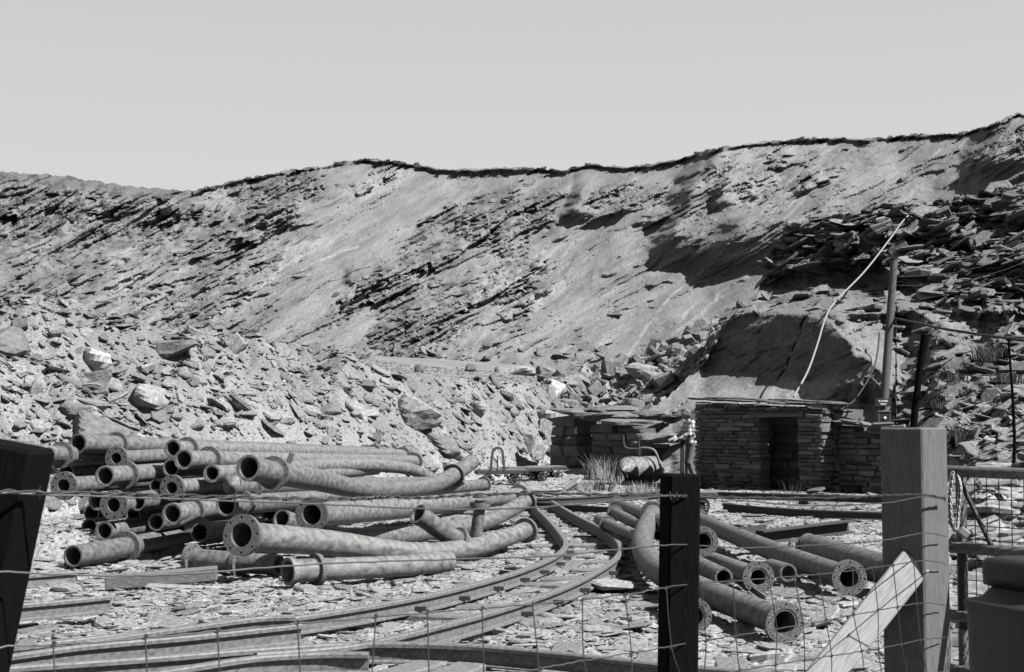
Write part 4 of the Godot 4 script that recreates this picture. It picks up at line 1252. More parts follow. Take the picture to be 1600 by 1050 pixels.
func build_huts():
	# --- the drystone hut with a doorway
	var n = Vector3(-0.77, 0, 0.638); var r = Vector3(0.638, 0, 0.77)
	var A = Vector3(4.57, 0, -35.5)
	var L = 3.92
	var t = thing("stone_hut", "low drystone slate hut with a dark open doorway", "hut", A)
	var top = func(s): return lerpf(2.12, 1.93, s / L)
	var w = wall(t, "front_wall", Vector3.ZERO, L, r, n, 0.34, 0.092, 0.16, 0.62, top, [2.08, 3.2, 1.72])
	core(w, 2.08, 0.34, 1.95); core(w, L - 3.2, 0.34, 1.82, 3.2)
	var st = st_new()
	box(st, Vector3(2.1, 1.76, -0.28), Vector3(3.2, 1.86, -0.07))
	put(done(st), "packing", M.stone[0], w)
	put(stone_meshes[2], "lintel", M.stone[2], w, Transform3D(Basis().scaled(Vector3(1.7, 0.13, 0.46)), Vector3(2.55, 1.79, -0.2)))
	w = wall(t, "end_wall", -n * 0.43 + r * 0.02, 0.75, -n, -r, 0.4, 0.16, 0.4, 0.9, func(s): return 2.1)
	core(w, 0.75, 0.4, 1.95)
	w = wall(t, "end_wall", -n * 1.2 + r * (L - 0.02), 0.75, n, r, 0.4, 0.16, 0.4, 0.9, func(s): return 1.9)
	core(w, 0.75, 0.4, 1.8)
	w = wall(t, "back_wall", -n * 1.2 + r * 0.05, L - 0.1, r, n, 0.4, 0.18, 0.4, 1.0, func(s): return lerpf(2.1, 1.9, s / L))
	core(w, L - 0.1, 0.4, 1.85)
	var roof = Node3D.new()
	roof.name = "roof"
	t.add_child(roof)
	for j in 3:
		var s = -0.15
		while s < L - 0.3:
			var l = rng.randf_range(0.45, 0.75)
			var y = lerpf(2.13, 1.95, clampf(s / L, 0, 1)) + 0.025 * j + rng.randf_range(0.0, 0.02)
			var p = r * (s + l / 2) - n * (-0.02 + j * 0.52) + Vector3(0, y + 0.03, 0)
			put(slab_meshes[rng.randi() % 8], "roof_slate", [M.slate_dark, M.slate_mid][0 if rng.randf() < 0.75 else 1], roof, Transform3D((Basis(r, Vector3.UP, n) * Basis(Vector3.RIGHT, -0.04) * Basis(Vector3(0, 0, 1), rng.randf_range(-0.05, 0.02))).scaled_local(Vector3(l * 1.3, 0.34, 1.1)), p))
			s += l
	# --- the roofless bay at its end
	t = thing("drystone_bay", "drystone wall with a slab cap set back beside the hut corner", "wall", A + r * L - n * 0.6)
	w = wall(t, "wall", Vector3(0, 0, 0), 1.75, r, n, 0.4, 0.12, 0.2, 0.7, func(s): return 1.5 - 0.06 * s + 0.07 * sin(s * 9.0))
	core(w, 1.75, 0.4, 1.25)
	for k in 5:
		put(slab_meshes[k], "cap_slate", M.slate_mid, t, Transform3D((Basis(r, Vector3.UP, n) * Basis(Vector3(0, 0, 1), -0.2 + 0.06 * k) * Basis(Vector3.UP, 0.7 * k)).scaled_local(Vector3(0.8, 0.5, 0.9)), r * (0.25 + 0.33 * k) + n * 0.1 + Vector3(0, 1.6 - 0.03 * k + 0.04 * (k % 2), 0)))
	# --- the ruined shelter
	n = Vector3(-0.8, 0, 0.6); r = Vector3(0.6, 0, 0.8)
	A = at(863, 722, 42.6)
	A.y = ground_h(A.x, A.z)
	t = thing("ruined_shelter", "ruined slate shelter of big stones with a slab roof and black opening", "shelter", A)
	var H = 1.85 - A.y
	w = wall(t, "pier", Vector3.ZERO, 1.1, r, n, 0.7, 0.3, 0.45, 1.0, func(s): return H)
	core(w, 1.1, 0.7, H - 0.15)
	w = wall(t, "side_wall", r * 1.85, 2.0, r, n, 0.6, 0.22, 0.4, 1.1, func(s): return H - 0.2 - 0.12 * s)
	core(w, 2.0, 0.6, H - 0.45)
	w = wall(t, "back_wall", -n * 2.0, 3.6, r, n, 0.5, 0.26, 0.5, 1.1, func(s): return H)
	core(w, 3.6, 0.5, H - 0.2)
	for k in 7:
		put(rock_meshes[(k * 3) % 8], "roof_slab", [M.slate_mid, M.slate_dark][k % 2], t, Transform3D((Basis(r, Vector3.UP, n) * Basis(Vector3(0, 0, 1), -0.05 + 0.03 * (k % 3)) * Basis(Vector3.UP, 0.2 * k)).scaled_local(Vector3(1.5, 0.4, 1.3)), r * (0.75 + 0.42 * k) - n * (0.2 + 0.5 * (k % 3)) + Vector3(0, H + 0.05 + 0.09 * (k % 3) - 0.05 * k, 0)))
	# --- the low wall and long slab beside the shelter
	var B = at(984, 722, 40.0)
	B.y = ground_h(B.x, B.z)
	t = thing("low_wall", "low rough wall of slates behind the iron drum", "wall", B)
	w = wall(t, "wall", Vector3.ZERO, 1.5, Vector3(1, 0, 0), Vector3(0, 0, 1), 0.5, 0.16, 0.3, 0.8, func(s): return 0.92 + 0.1 * sin(s * 4.0))
	core(w, 1.5, 0.5, 0.7)
	var o = put(rock_meshes[5], "long_slab", M.slate_mid, self, Transform3D(Basis(Vector3(0, 0, 1), -0.05).scaled_local(Vector3(1.45, 0.5, 0.9)), at(1030, 683, 39.6)))
	meta(o, "long layered slab lying on the low wall by the person", "slab")

# ---------------------------------------------------------------- things standing in the yard
func wheel_mesh(r, w):
	var st = st_new()
	sweep(st, [v4(Vector3(0, 0, -w / 2), r), v4(Vector3(0, 0, w / 2), r)], 20, false)
	sweep(st, [v4(Vector3(0, 0, -w / 2), r * 0.78), v4(Vector3(0, 0, w / 2), r * 0.78)], 20, false, true)
	for z in [-w / 2, w / 2]:
		for s in 20:
			var a = TAU * s / 20; var b = TAU * (s + 1) / 20
			st.set_normal(Vector3(0, 0, sign(z)))
			var q = [Vector3(cos(a), sin(a), 0), Vector3(cos(b), sin(b), 0)]
			var e = Vector3(0, 0, z)
			if z > 0: quad(st, q[0] * r + e, q[0] * r * 0.78 + e, q[1] * r * 0.78 + e, q[1] * r + e)
			else: quad(st, q[0] * r + e, q[1] * r + e, q[1] * r * 0.78 + e, q[0] * r * 0.78 + e)
	for k in 3:
		var d = Vector3(cos(k * PI / 3), sin(k * PI / 3), 0)
		sweep(st, [v4(-d * r * 0.8, r * 0.1), v4(d * r * 0.8, r * 0.1)], 6, false)
	sweep(st, [v4(Vector3(0, 0, -w * 0.8), r * 0.25), v4(Vector3(0, 0, w * 0.8), r * 0.25)], 10)
	return st.commit()

func wagon(label, where, yaw, len, wide, hoop):
	var t = thing("flat_wagon", label, "wagon", where, "small flat quarry wagons")
	t.rotation.y = yaw
	var r = 0.13
	for s in [-1, 1]:
		put(bevel_box(len, 0.09, 0.07, 0.01), "side_beam", M.rust, t, Transform3D(Basis(), Vector3(0, r * 2 + 0.06, s * wide * 0.42)))
		put(tube([Vector3(s * len * 0.27, r, -wide * 0.5), Vector3(s * len * 0.27, r, wide * 0.5)], 0.025, 8), "axle", M.iron, t)
		for e in [-1, 1]:
			put(wheel_mesh(r, 0.05), "wheel", M.rust, t, Transform3D(Basis(), Vector3(s * len * 0.27, r, e * wide * 0.5)))
			put(bevel_box(0.09, 0.12, 0.06, 0.01), "axle_box", M.iron, t, Transform3D(Basis(), Vector3(s * len * 0.27, r + 0.03, e * wide * 0.42)))
		put(bevel_box(0.08, 0.1, wide * 1.02, 0.01), "end_beam", M.rust, t, Transform3D(Basis(), Vector3(s * len * 0.5, r * 2 + 0.06, 0)))
	for k in 4:
		put(bevel_box(len * 0.96, 0.03, wide * 0.2, 0.006), "plank", M.sleeper, t, Transform3D(Basis(Vector3.RIGHT, 0.02 * (k % 2)), Vector3(0.01 * k, r * 2 + 0.122, wide * (-0.36 + 0.24 * k))))
	if hoop:
		var pts = []
		for k in 13:
			var a = PI * k / 12
			pts.append(Vector3(cos(a) * 0.13 - len * 0.1, 0.82 + sin(a) * 0.13, wide * 0.46))
		pts.push_front(Vector3(0.2 - len * 0.1, 0.2, wide * 0.46)); pts.append(Vector3(-0.2 - len * 0.1, 0.2, wide * 0.46))
		put(extrude([Vector2(-0.03, -0.018), Vector2(0.03, -0.018), Vector2(0.03, 0.018), Vector2(-0.03, 0.018)], pts, Vector3(0, 0, 1)), "hoop", M.rust, t)
		put(tube([Vector3(-len * 0.1, 0.35, wide * 0.46), Vector3(-len * 0.1, 0.75, wide * 0.46)], 0.02, 8), "rod", M.rust, t)

func build_yard_things():
	wagon("flat wagon with a tall iron hoop standing at its side", g(783, 757), 0.12, 1.25, 0.62, true)
	wagon("second flat wagon close behind the hooped one", g(823, 752), 0.3, 1.3, 0.6, false)
	wagon("third flat wagon nearest the ruined shelter", g(852, 750), 0.35, 1.0, 0.6, false)
	wagon("flat wagon standing alone before the stone hut", g(1073, 803), -0.15, 1.0, 0.6, false)
	# squared timber on a flat stone
	var a = at(162, 912, 13.6); var b = at(336, 897, 13.75)
	var t = thing("timber_baulk", "squared timber baulk propped on a flat stone before the pipe heap", "timber", (a + b) / 2 - Vector3(0, 0.07, 0))
	var dir = (b - a).normalized()
	put(bevel_box(a.distance_to(b), 0.125, 0.24, 0.008), "beam", M.wood_x, t, Transform3D(Basis(dir, Vector3.UP, dir.cross(Vector3.UP)).orthonormalized(), Vector3(0, 0.07, -0.1)))
	var o = put(slab_meshes[3], "slate_block", M.slate_pale, self, Transform3D(Basis().scaled(Vector3(1.0, 0.5, 0.5)), at(280, 920, 13.75) + Vector3(0, 0.0, 0)))
	meta(o, "flat stone under the squared timber baulk", "slab", "single slabs about the yard")
	a = g(60, 842, 0.06); b = g(140, 838, 0.06)
	t = thing("plank", "weathered plank lying at the foot of the gravel heap", "plank", (a + b) / 2)
	put(bevel_box(1.0, 0.04, 0.16, 0.006), "board", M.sleeper, t, Transform3D(Basis(Vector3.UP, 0.12), Vector3(-0.1, 0.0, 0)))
	# the air tank
	var c = at(992, 714, 37.0)
	t = thing("iron_drum", "rusty iron tank with a bent pipe lying in the grass", "tank", Vector3(c.x, ground_h(c.x, c.z), c.z))
	var ax = Vector3(0.62, 0.0, -0.5).normalized()
	var prof = [[-0.62, 0.02], [-0.6, 0.14], [-0.54, 0.26], [-0.46, 0.325], [-0.4, 0.34], [0.5, 0.34], [0.58, 0.3], [0.64, 0.16], [0.66, 0.02]]
	var path = []
	for q in prof: path.append(v4(Vector3(0.12, 0.36, 0) + ax * q[0], q[1]))
	var st = st_new()
	sweep(st, path, 28, true)
	put(st.commit(), "shell", M.pipe[1], t)
	for q in [-0.4, 0.05]:
		put(tube([Vector3(0.12, 0.36, 0) + ax * (q - 0.015), Vector3(0.12, 0.36, 0) + ax * (q + 0.015)], 0.352, 28), "band", M.pipe[1], t)
	put(tube([Vector3(0.1, 0.66, 0.05), Vector3(0.12, 0.88, 0.05), Vector3(0.25, 0.92, 0.08), Vector3(0.48, 0.86, 0.12), Vector3(0.6, 0.6, 0.16), Vector3(0.72, 0.1, 0.2)], 0.035, 10, 5), "bent_pipe", M.galv, t)
	put(tube([Vector3(-0.3, 1.25, 0), Vector3(-0.28, 0.98, 0), Vector3(-0.15, 0.9, 0.02), Vector3(0.12, 0.9, 0.05)], 0.03, 8, 5), "feed_pipe", M.rust, t)
	put(tube([Vector3(0.1, 0.86, 0.05), Vector3(0.1, 1.08, 0.05), Vector3(0.16, 1.16, 0.05), Vector3(0.14, 1.25, 0.05)], 0.026, 8, 4), "valve_pipe", M.rust, t)
	put(wheel_mesh(0.08, 0.02), "valve_wheel", M.rust, t, Transform3D(Basis(Vector3.RIGHT, 0.3), Vector3(0.1, 0.8, 0.12)))
	# an iron stake before the person
	var p = g(1066, 756)
	t = thing("iron_stake", "dark iron stake upright in the ground beside the hut", "stake", p)
	put(bevel_box(0.1, 1.15, 0.09, 0.01), "stake_bar", M.iron, t, Transform3D(Basis(Vector3(0, 0, 1), -0.02), Vector3(0, 0.55, 0)))
	# scrap at the hut corner
	p = g(1346, 764)
	t = thing("round_lid", "pale round metal lid leaning in weeds beside the hut", "lid", p)
	var q = []
	for k in [[0.0, 0.24], [0.02, 0.25], [0.03, 0.2], [0.05, 0.06], [0.052, 0.002]]: q.append(v4(Vector3(0, 0, k[0]), k[1]))
	st = st_new()
	sweep(st, q, 28, true)
	put(st.commit(), "disc", M.slate_pale, t, Transform3D(Basis(Vector3.UP, -0.5) * Basis(Vector3.RIGHT, -0.7), Vector3(0, 0.22, 0)))
	for e in [[0.3, 0.0], [0.34, 0.05], [0.28, -0.06]]:
		var ring = []
		for k in 25: ring.append(Vector3(cos(TAU * k / 24) * e[0] - 0.12, 0.26 + sin(TAU * k / 24) * e[0] * 0.7, 0.14 + e[1] + 0.05 * sin(k * 0.9)))
		put(tube(ring, 0.007, 5, 1, false), "wire_coil", M.wire, t)
	p = g(1368, 768)
	t = thing("enamel_bowl", "white enamel bowl lying on its side beyond the lid", "bowl", p)
	q = []
	for k in [[0.0, 0.04], [0.01, 0.09], [0.06, 0.17], [0.1, 0.2], [0.1, 0.19], [0.06, 0.16], [0.02, 0.08], [0.012, 0.01]]: q.append(v4(Vector3(0, 0, -k[0]), k[1]))
	st = st_new()
	sweep(st, q, 24, false)
	put(st.commit(), "shell", M.white, t, Transform3D(Basis(Vector3.UP, 0.7) * Basis(Vector3.RIGHT, 0.9), Vector3(0, 0.12, 0)))
	p = g(1098, 760)
	t = thing("pale_branch", "bleached crooked branch lying before the hut wall", "branch", p)
	put(tube([Vector3(-0.06, 0.2, 0), Vector3(0.0, 0.1, 0.02), Vector3(0.16, 0.04, 0), Vector3(0.3, 0.02, 0.02), Vector3(0.42, 0.07, 0)], [0.04, 0.04, 0.035, 0.03, 0.02], 8, 4), "stem", M.wood_pale, t)
	put(tube([Vector3(0.1, 0.06, 0), Vector3(0.2, 0.12, 0.03), Vector3(0.3, 0.13, 0.03)], [0.03, 0.025, 0.015], 7, 3), "twig", M.wood_pale, t)

# ---------------------------------------------------------------- poles, sign, hose, cables
func build_poles():
	var foot = at(1371, 742, 33.6); var head = at(1397, 406, 34.0)
	foot.y = 0.0
	var t = thing("telegraph_pole", "tall weathered timber pole leaning slightly beside the hut", "pole", foot)
	put(tube([Vector3.ZERO, (head - foot) * 0.5, head - foot], [0.108, 0.1, 0.088], 14, 4, true, 0.03), "shaft", M.pole, t)
	for k in 6:
		var q = (head - foot) * (0.9 - 0.055 * k)
		put(tube([q + Vector3(0.09, 0, 0.03), q + Vector3(0.2, 0.02, 0.06)], 0.011, 6), "step_iron", M.iron, t)
	put(tube([head - foot, head - foot + Vector3(0, 0.04, 0)], 0.1, 12), "cap", M.iron, t)
	# sign: 8 LOADS ONLY
	var sp = at(1380, 629, 33.2)
	t = thing("warning_sign", "small black board with white lettering on the timber pole", "sign", sp)
	put(bevel_box(0.385, 0.185, 0.02, 0.004), "board", M.black, t)
	var f := SystemFont.new()
	f.font_names = PackedStringArray(["Droid Sans"])
	f.font_weight = 700
	for q in [["8 LOADS", 0.036], ["ONLY", -0.034]]:
		var tm := TextMesh.new()
		tm.text = q[0]; tm.font = f; tm.font_size = 40; tm.pixel_size = 0.0014; tm.depth = 0.006
		put(tm, "lettering", M.white, t, Transform3D(Basis(), Vector3(0, q[1], 0.014)))
	for q in [-0.06, 0.06]: put(tube([Vector3(q, 0.0, -0.01), Vector3(q, 0.0, -0.16)], 0.01, 6), "bracket", M.iron, t)
	t = thing("signal_box", "dark metal switch box fixed below the sign on the pole", "box", at(1381, 666, 33.2))
	put(bevel_box(0.24, 0.32, 0.12, 0.01), "case", M.black, t, Transform3D(Basis(), Vector3(0, 0.17, 0)))
	put(bevel_box(0.3, 0.03, 0.16, 0.006), "lid", M.galv, t, Transform3D(Basis(), Vector3(0, 0.345, 0)))
	put(bevel_box(0.28, 0.03, 0.14, 0.006), "sill", M.galv, t, Transform3D(Basis(), Vector3(0, 0.0, 0)))
	for s in [-1, 1]: put(bevel_box(0.02, 0.32, 0.13, 0.004), "edge_strip", M.galv, t, Transform3D(Basis(), Vector3(s * 0.13, 0.17, 0)))
	put(tube([Vector3(0.01, 0.2, 0.055), Vector3(0.01, 0.2, 0.085)], 0.03, 10), "knob", M.white, t)
	put(bevel_box(0.1, 0.22, 0.1, 0.01), "bracket", M.iron, t, Transform3D(Basis(), Vector3(0, 0.5, -0.08)))
	# the crooked old post
	var a = at(1426, 742, 30.0); a.y = ground_h(a.x, a.z) - 0.1
	t = thing("crooked_post", "crooked dark timber post with a split top behind the gate post", "post", a)
	var pts = []
	for q in [[1426, 742], [1428, 660], [1433, 610], [1438, 570], [1446, 524]]: pts.append(at(q[0], q[1], 30.0) - a)
	pts[0] = Vector3(0, 0, 0)
	put(tube(pts, [0.09, 0.075, 0.07, 0.075, 0.09], 10, 5, true, 0.12), "shaft", M.wood_dark, t)
	put(tube([pts[4] + Vector3(0.02, -0.05, 0), pts[4] + Vector3(0.12, 0.03, 0.02)], [0.05, 0.01], 6), "splinter", M.wood_dark, t)
	# the pale hose down the rock
	t = thing("pale_hose", "long pale hose hanging down the rock to the hut roof", "hose", at(1240, 618, 36.0))
	pts = []
	for q in [[1437, 322, 48.6], [1412, 344, 47.0], [1390, 374, 45.2], [1350, 425, 43.0], [1306, 470, 41.0], [1290, 496, 39.6], [1278, 535, 38.0], [1262, 580, 36.9], [1240, 620, 35.6]]:
		pts.append(at(q[0], q[1], q[2] - 1.0) - t.position)
	put(tube(pts, 0.026, 8, 6), "hose_line", M.hose, t)
	put(tube([pts[4] - Vector3(0.09, 0.02, 0), pts[4] + Vector3(0.08, 0.05, 0)], 0.05, 8), "coupling", M.hose, t)
	# cables
	t = thing("sagging_cable", "thick dark cable running from the timber pole to a thin stake", "cable", at(1398, 498, 33.7))
	pts = []
	for q in [[1398, 498, 33.85], [1430, 504, 32.6], [1470, 513, 31.0], [1520, 521, 29.4], [1576, 529, 27.6], [1680, 540, 25.0]]: pts.append(at(q[0], q[1], q[2]) - t.position)
	put(tube(pts, 0.03, 7, 5, true, 0.2), "cable_line", M.cable, t)
	a = at(1583, 738, 21.5)
	t = thing("thin_stake", "thin crooked stake holding up the dark cable", "stake", a)
	pts = []
	for q in [[1583, 742], [1585, 690], [1582, 620], [1579, 580], [1576, 530]]: pts.append(at(q[0], q[1], 24.0) - a)
	put(tube(pts, [0.03, 0.028, 0.024, 0.022, 0.02], 7, 4), "rod", M.wood_dark, t)
	t = thing("hanging_cable", "dark cable hanging from the rock to the hut corner", "cable", at(1310, 644, 33.5))
	pts = []
	for q in [[1374, 520, 38.5], [1371, 550, 37.5], [1365, 575, 36.6], [1350, 604, 35.6], [1330, 630, 34.4], [1300, 646, 33.2]]: pts.append(at(q[0], q[1], q[2] - 0.6) - t.position)
	put(tube(pts, 0.022, 6, 5), "cable_line", M.cable, t)
	for q in [[412, 352, "uppermost"], [424, 372, "middle"], [438, 392, "lowest"]]:
		t = thing("overhead_wire", "%s of three thin wires leaving the timber pole" % q[2], "wire", at(1397, q[0] + 8, 34.0))
		pts = []
		for k in 9:
			var s = k / 8.0
			pts.append(at(1397, q[0] + 8, 34.0).lerp(at(1720, q[1] - 40, 24.0), s) - t.position - Vector3(0, 0.35 * sin(PI * s), 0))
		put(tube(pts, 0.006, 5), "wire_line", M.wire_bright, t)

# ---------------------------------------------------------------- fence
func fd(px):                      # how far the fence is, along its straight runs between posts
	if px < 1060: return 1.0 / lerpf(1.0 / 2.6, 1.0 / 3.8, (px - 30.0) / 1030.0)
	return 1.0 / lerpf(1.0 / 3.8, 1.0 / 5.02, (px - 1060.0) / 383.0)

func wire_path(list, wave = 0.0):
	var pts = []
	for q in list: pts.append(v4(at(q[0], q[1], (fd(q[0]) - 0.065) if q.size() < 3 else q[2]), 0))
	var out = []
	var path = smooth_path(pts, 10)
	for k in path.size():
		out.append(v3(path[k]) + Vector3(0, wave * sin(k * 2.4) + wave * 0.6 * sin(k * 1.1 + 1.0), 0))
	return out

func build_fence():
	var G = "posts of the wire fence"
	# posts
	var p1 = at(4, 690, 2.62); var p0 = at(-72, 1050, 2.62)
	p0 = p1 + (p0 - p1) * ((p1.y + 0.05) / (p1.y - p0.y))
	var t = thing("fence_post", "thick tarred fence post leaning outwards at the fence end", "post", p0, G)
	var up = (p1 - p0).normalized()
	var ac = up.cross(Vector3(0, 0, 1)).normalized()
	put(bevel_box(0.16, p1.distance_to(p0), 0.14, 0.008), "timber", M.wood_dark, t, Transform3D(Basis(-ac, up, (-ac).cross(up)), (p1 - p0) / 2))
	t = thing("fence_post", "dark square fence post standing between the two pipe heaps", "post", at(1053, 1535, 3.8) * Vector3(1, 0, 1), G)
	var tp = at(1063, 740, 3.8)
	var pb = bevel_box(0.088, tp.y + 0.3, 0.08, 0.006)
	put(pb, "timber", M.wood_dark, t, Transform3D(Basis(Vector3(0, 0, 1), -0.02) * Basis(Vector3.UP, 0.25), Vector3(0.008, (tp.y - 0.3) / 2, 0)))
	t = thing("gate_post", "stout squared gate post with one sunlit side", "post", at(1427, 668, 5.17) * Vector3(1, 0, 1))
	var gp = t.position
	var tall = at(1427, 668, 5.17).y
	put(bevel_box(0.172, tall + 0.3, 0.172, 0.006), "timber", M.wood, t, Transform3D(Basis(Vector3.UP, atan2(-0.68, 0.73) * -1.0 - PI / 2), Vector3(0, (tall - 0.3) / 2, 0)))
	# brace
	var ta = at(1428, 880, 5.12); var tb = at(1291, 1052, 5.02)
	var dir = (tb - ta).normalized()
	var len = (ta.y + 0.05) / -dir.y
	t = thing("timber_brace", "pale sawn timber brace slanting up against the gate post", "brace", ta + dir * len)
	var sd = dir.cross(Vector3(0.3, 0, 1)).normalized()
	put(bevel_box(0.115, len, 0.1, 0.005), "timber", M.wood_pale, t, Transform3D(Basis(sd, dir, sd.cross(dir)) * Basis(Vector3.UP, 0.45), -dir * len / 2))
	# barbed wire
	var wp = wire_path([[-80, 764], [0, 768], [160, 771], [300, 775], [460, 779], [560, 778], [600, 776], [660, 778], [740, 773], [830, 771], [930, 772], [1030, 774], [1060, 775], [1100, 776], [1220, 778], [1330, 777], [1380, 774], [1443, 773], [1477, 779, 5.1]], 0.0012)
	t = thing("barbed_wire", "twisted barbed wire strung along the top of the fence", "wire", Vector3.ZERO, "wires of the fence")
	for s in 2:
		var tw = []
		for k in wp.size(): tw.append(wp[k] + Vector3(0, 0.0022 * sin(k * 1.3 + PI * s), 0.0022 * cos(k * 1.3 + PI * s)))
		put(tube(tw, 0.0021, 5), "strand", M.wire, t)
	for k in range(4, wp.size() - 1, 5):
		var tang = (wp[k + 1] - wp[k]).normalized()
		var st = st_new()
		for s in 4:
			var d = Vector3(0, cos(s * 1.6 + k), sin(s * 1.6 + k))
			sweep(st, [v4(wp[k] - d * 0.003, 0.0016), v4(wp[k] + d * 0.013 + tang * 0.004, 0.0006)], 4)
		sweep(st, [v4(wp[k] - tang * 0.006, 0.0042), v4(wp[k] + tang * 0.006, 0.0042)], 6)
		put(st.commit(), "barb", M.wire, t)
	# plain line wires
	for q in [[[[-80, 764], [0, 770], [200, 777], [460, 786], [640, 794], [720, 796], [830, 793], [960, 783], [1060, 774], [1160, 782], [1260, 790], [1380, 786], [1443, 776], [1477, 781, 5.1]], "upper plain wire running just under the barbed wire"],
		[[[-80, 886], [0, 893], [160, 899], [300, 896], [500, 881], [700, 874], [860, 869], [960, 859], [1060, 851], [1160, 856], [1290, 851], [1380, 844], [1443, 833], [1477, 838, 5.1]], "lower plain wire running across the middle of the fence"]]:
		t = thing("line_wire", q[1], "wire", Vector3.ZERO, "wires of the fence")
		put(tube(wire_path(q[0], 0.0006), 0.0021, 6), "wire_line", M.net, t)
	# netting
	var rows = [[[-80, 1020], [0, 1011], [150, 1003], [340, 986], [465, 974], [668, 957], [832, 944], [977, 929], [1060, 915], [1180, 905], [1280, 897], [1380, 885], [1443, 876], [1477, 881, 5.1]],
		[[560, 1078], [700, 1062], [832, 1046], [912, 1032], [1030, 1013], [1080, 1004], [1150, 993], [1279, 971], [1380, 952], [1443, 942], [1477, 946, 5.1]],
		[[760, 1130], [900, 1098], [1030, 1070], [1200, 1040], [1290, 1026], [1380, 1012], [1443, 999], [1477, 996, 5.1]],
		[[900, 1180], [1060, 1136], [1200, 1104], [1380, 1066], [1443, 1052], [1477, 1050, 5.1]]]
	t = thing("wire_netting", "slack square wire netting hung below the plain wires", "netting")
	var lines = []
	for q in rows:
		var p = wire_path(q, 0.0012)
		lines.append(p)
		put(tube(p, 0.0019, 5), "line_wire", M.net, t)
	for x in [-40, 85, 233, 350, 465, 579, 668, 752, 832, 909, 977, 1040, 1092, 1143, 1197, 1239, 1279, 1326, 1357, 1392, 1420]:
		var pts = []
		for l in lines:
			var best = null
			for p in l:
				var sx = 800.0 + FOCAL * p.x / -p.z
				if abs(sx - (x + 6.0 * pts.size())) < 16.0 and (best == null or abs(sx - x - 6.0 * pts.size()) < abs(800.0 + FOCAL * best.x / -best.z - x - 6.0 * pts.size())): best = p
			if best != null: pts.append(best)
		if pts.size() == 0: continue
		if pts.size() == 1: pts.append(pts[0] + Vector3(0.01, -0.16, 0.0))
		pts.append(pts[-1] + (pts[-1] - pts[-2]) * 1.2)
		put(tube(pts, 0.0016, 5, 3), "stay_wire", M.net, t)
		for p in pts.slice(0, pts.size() - 1):
			put(tube([p - Vector3(0.003, 0.005, 0), p + Vector3(0.003, 0.005, 0)], 0.0042, 6), "knot", M.net, t)

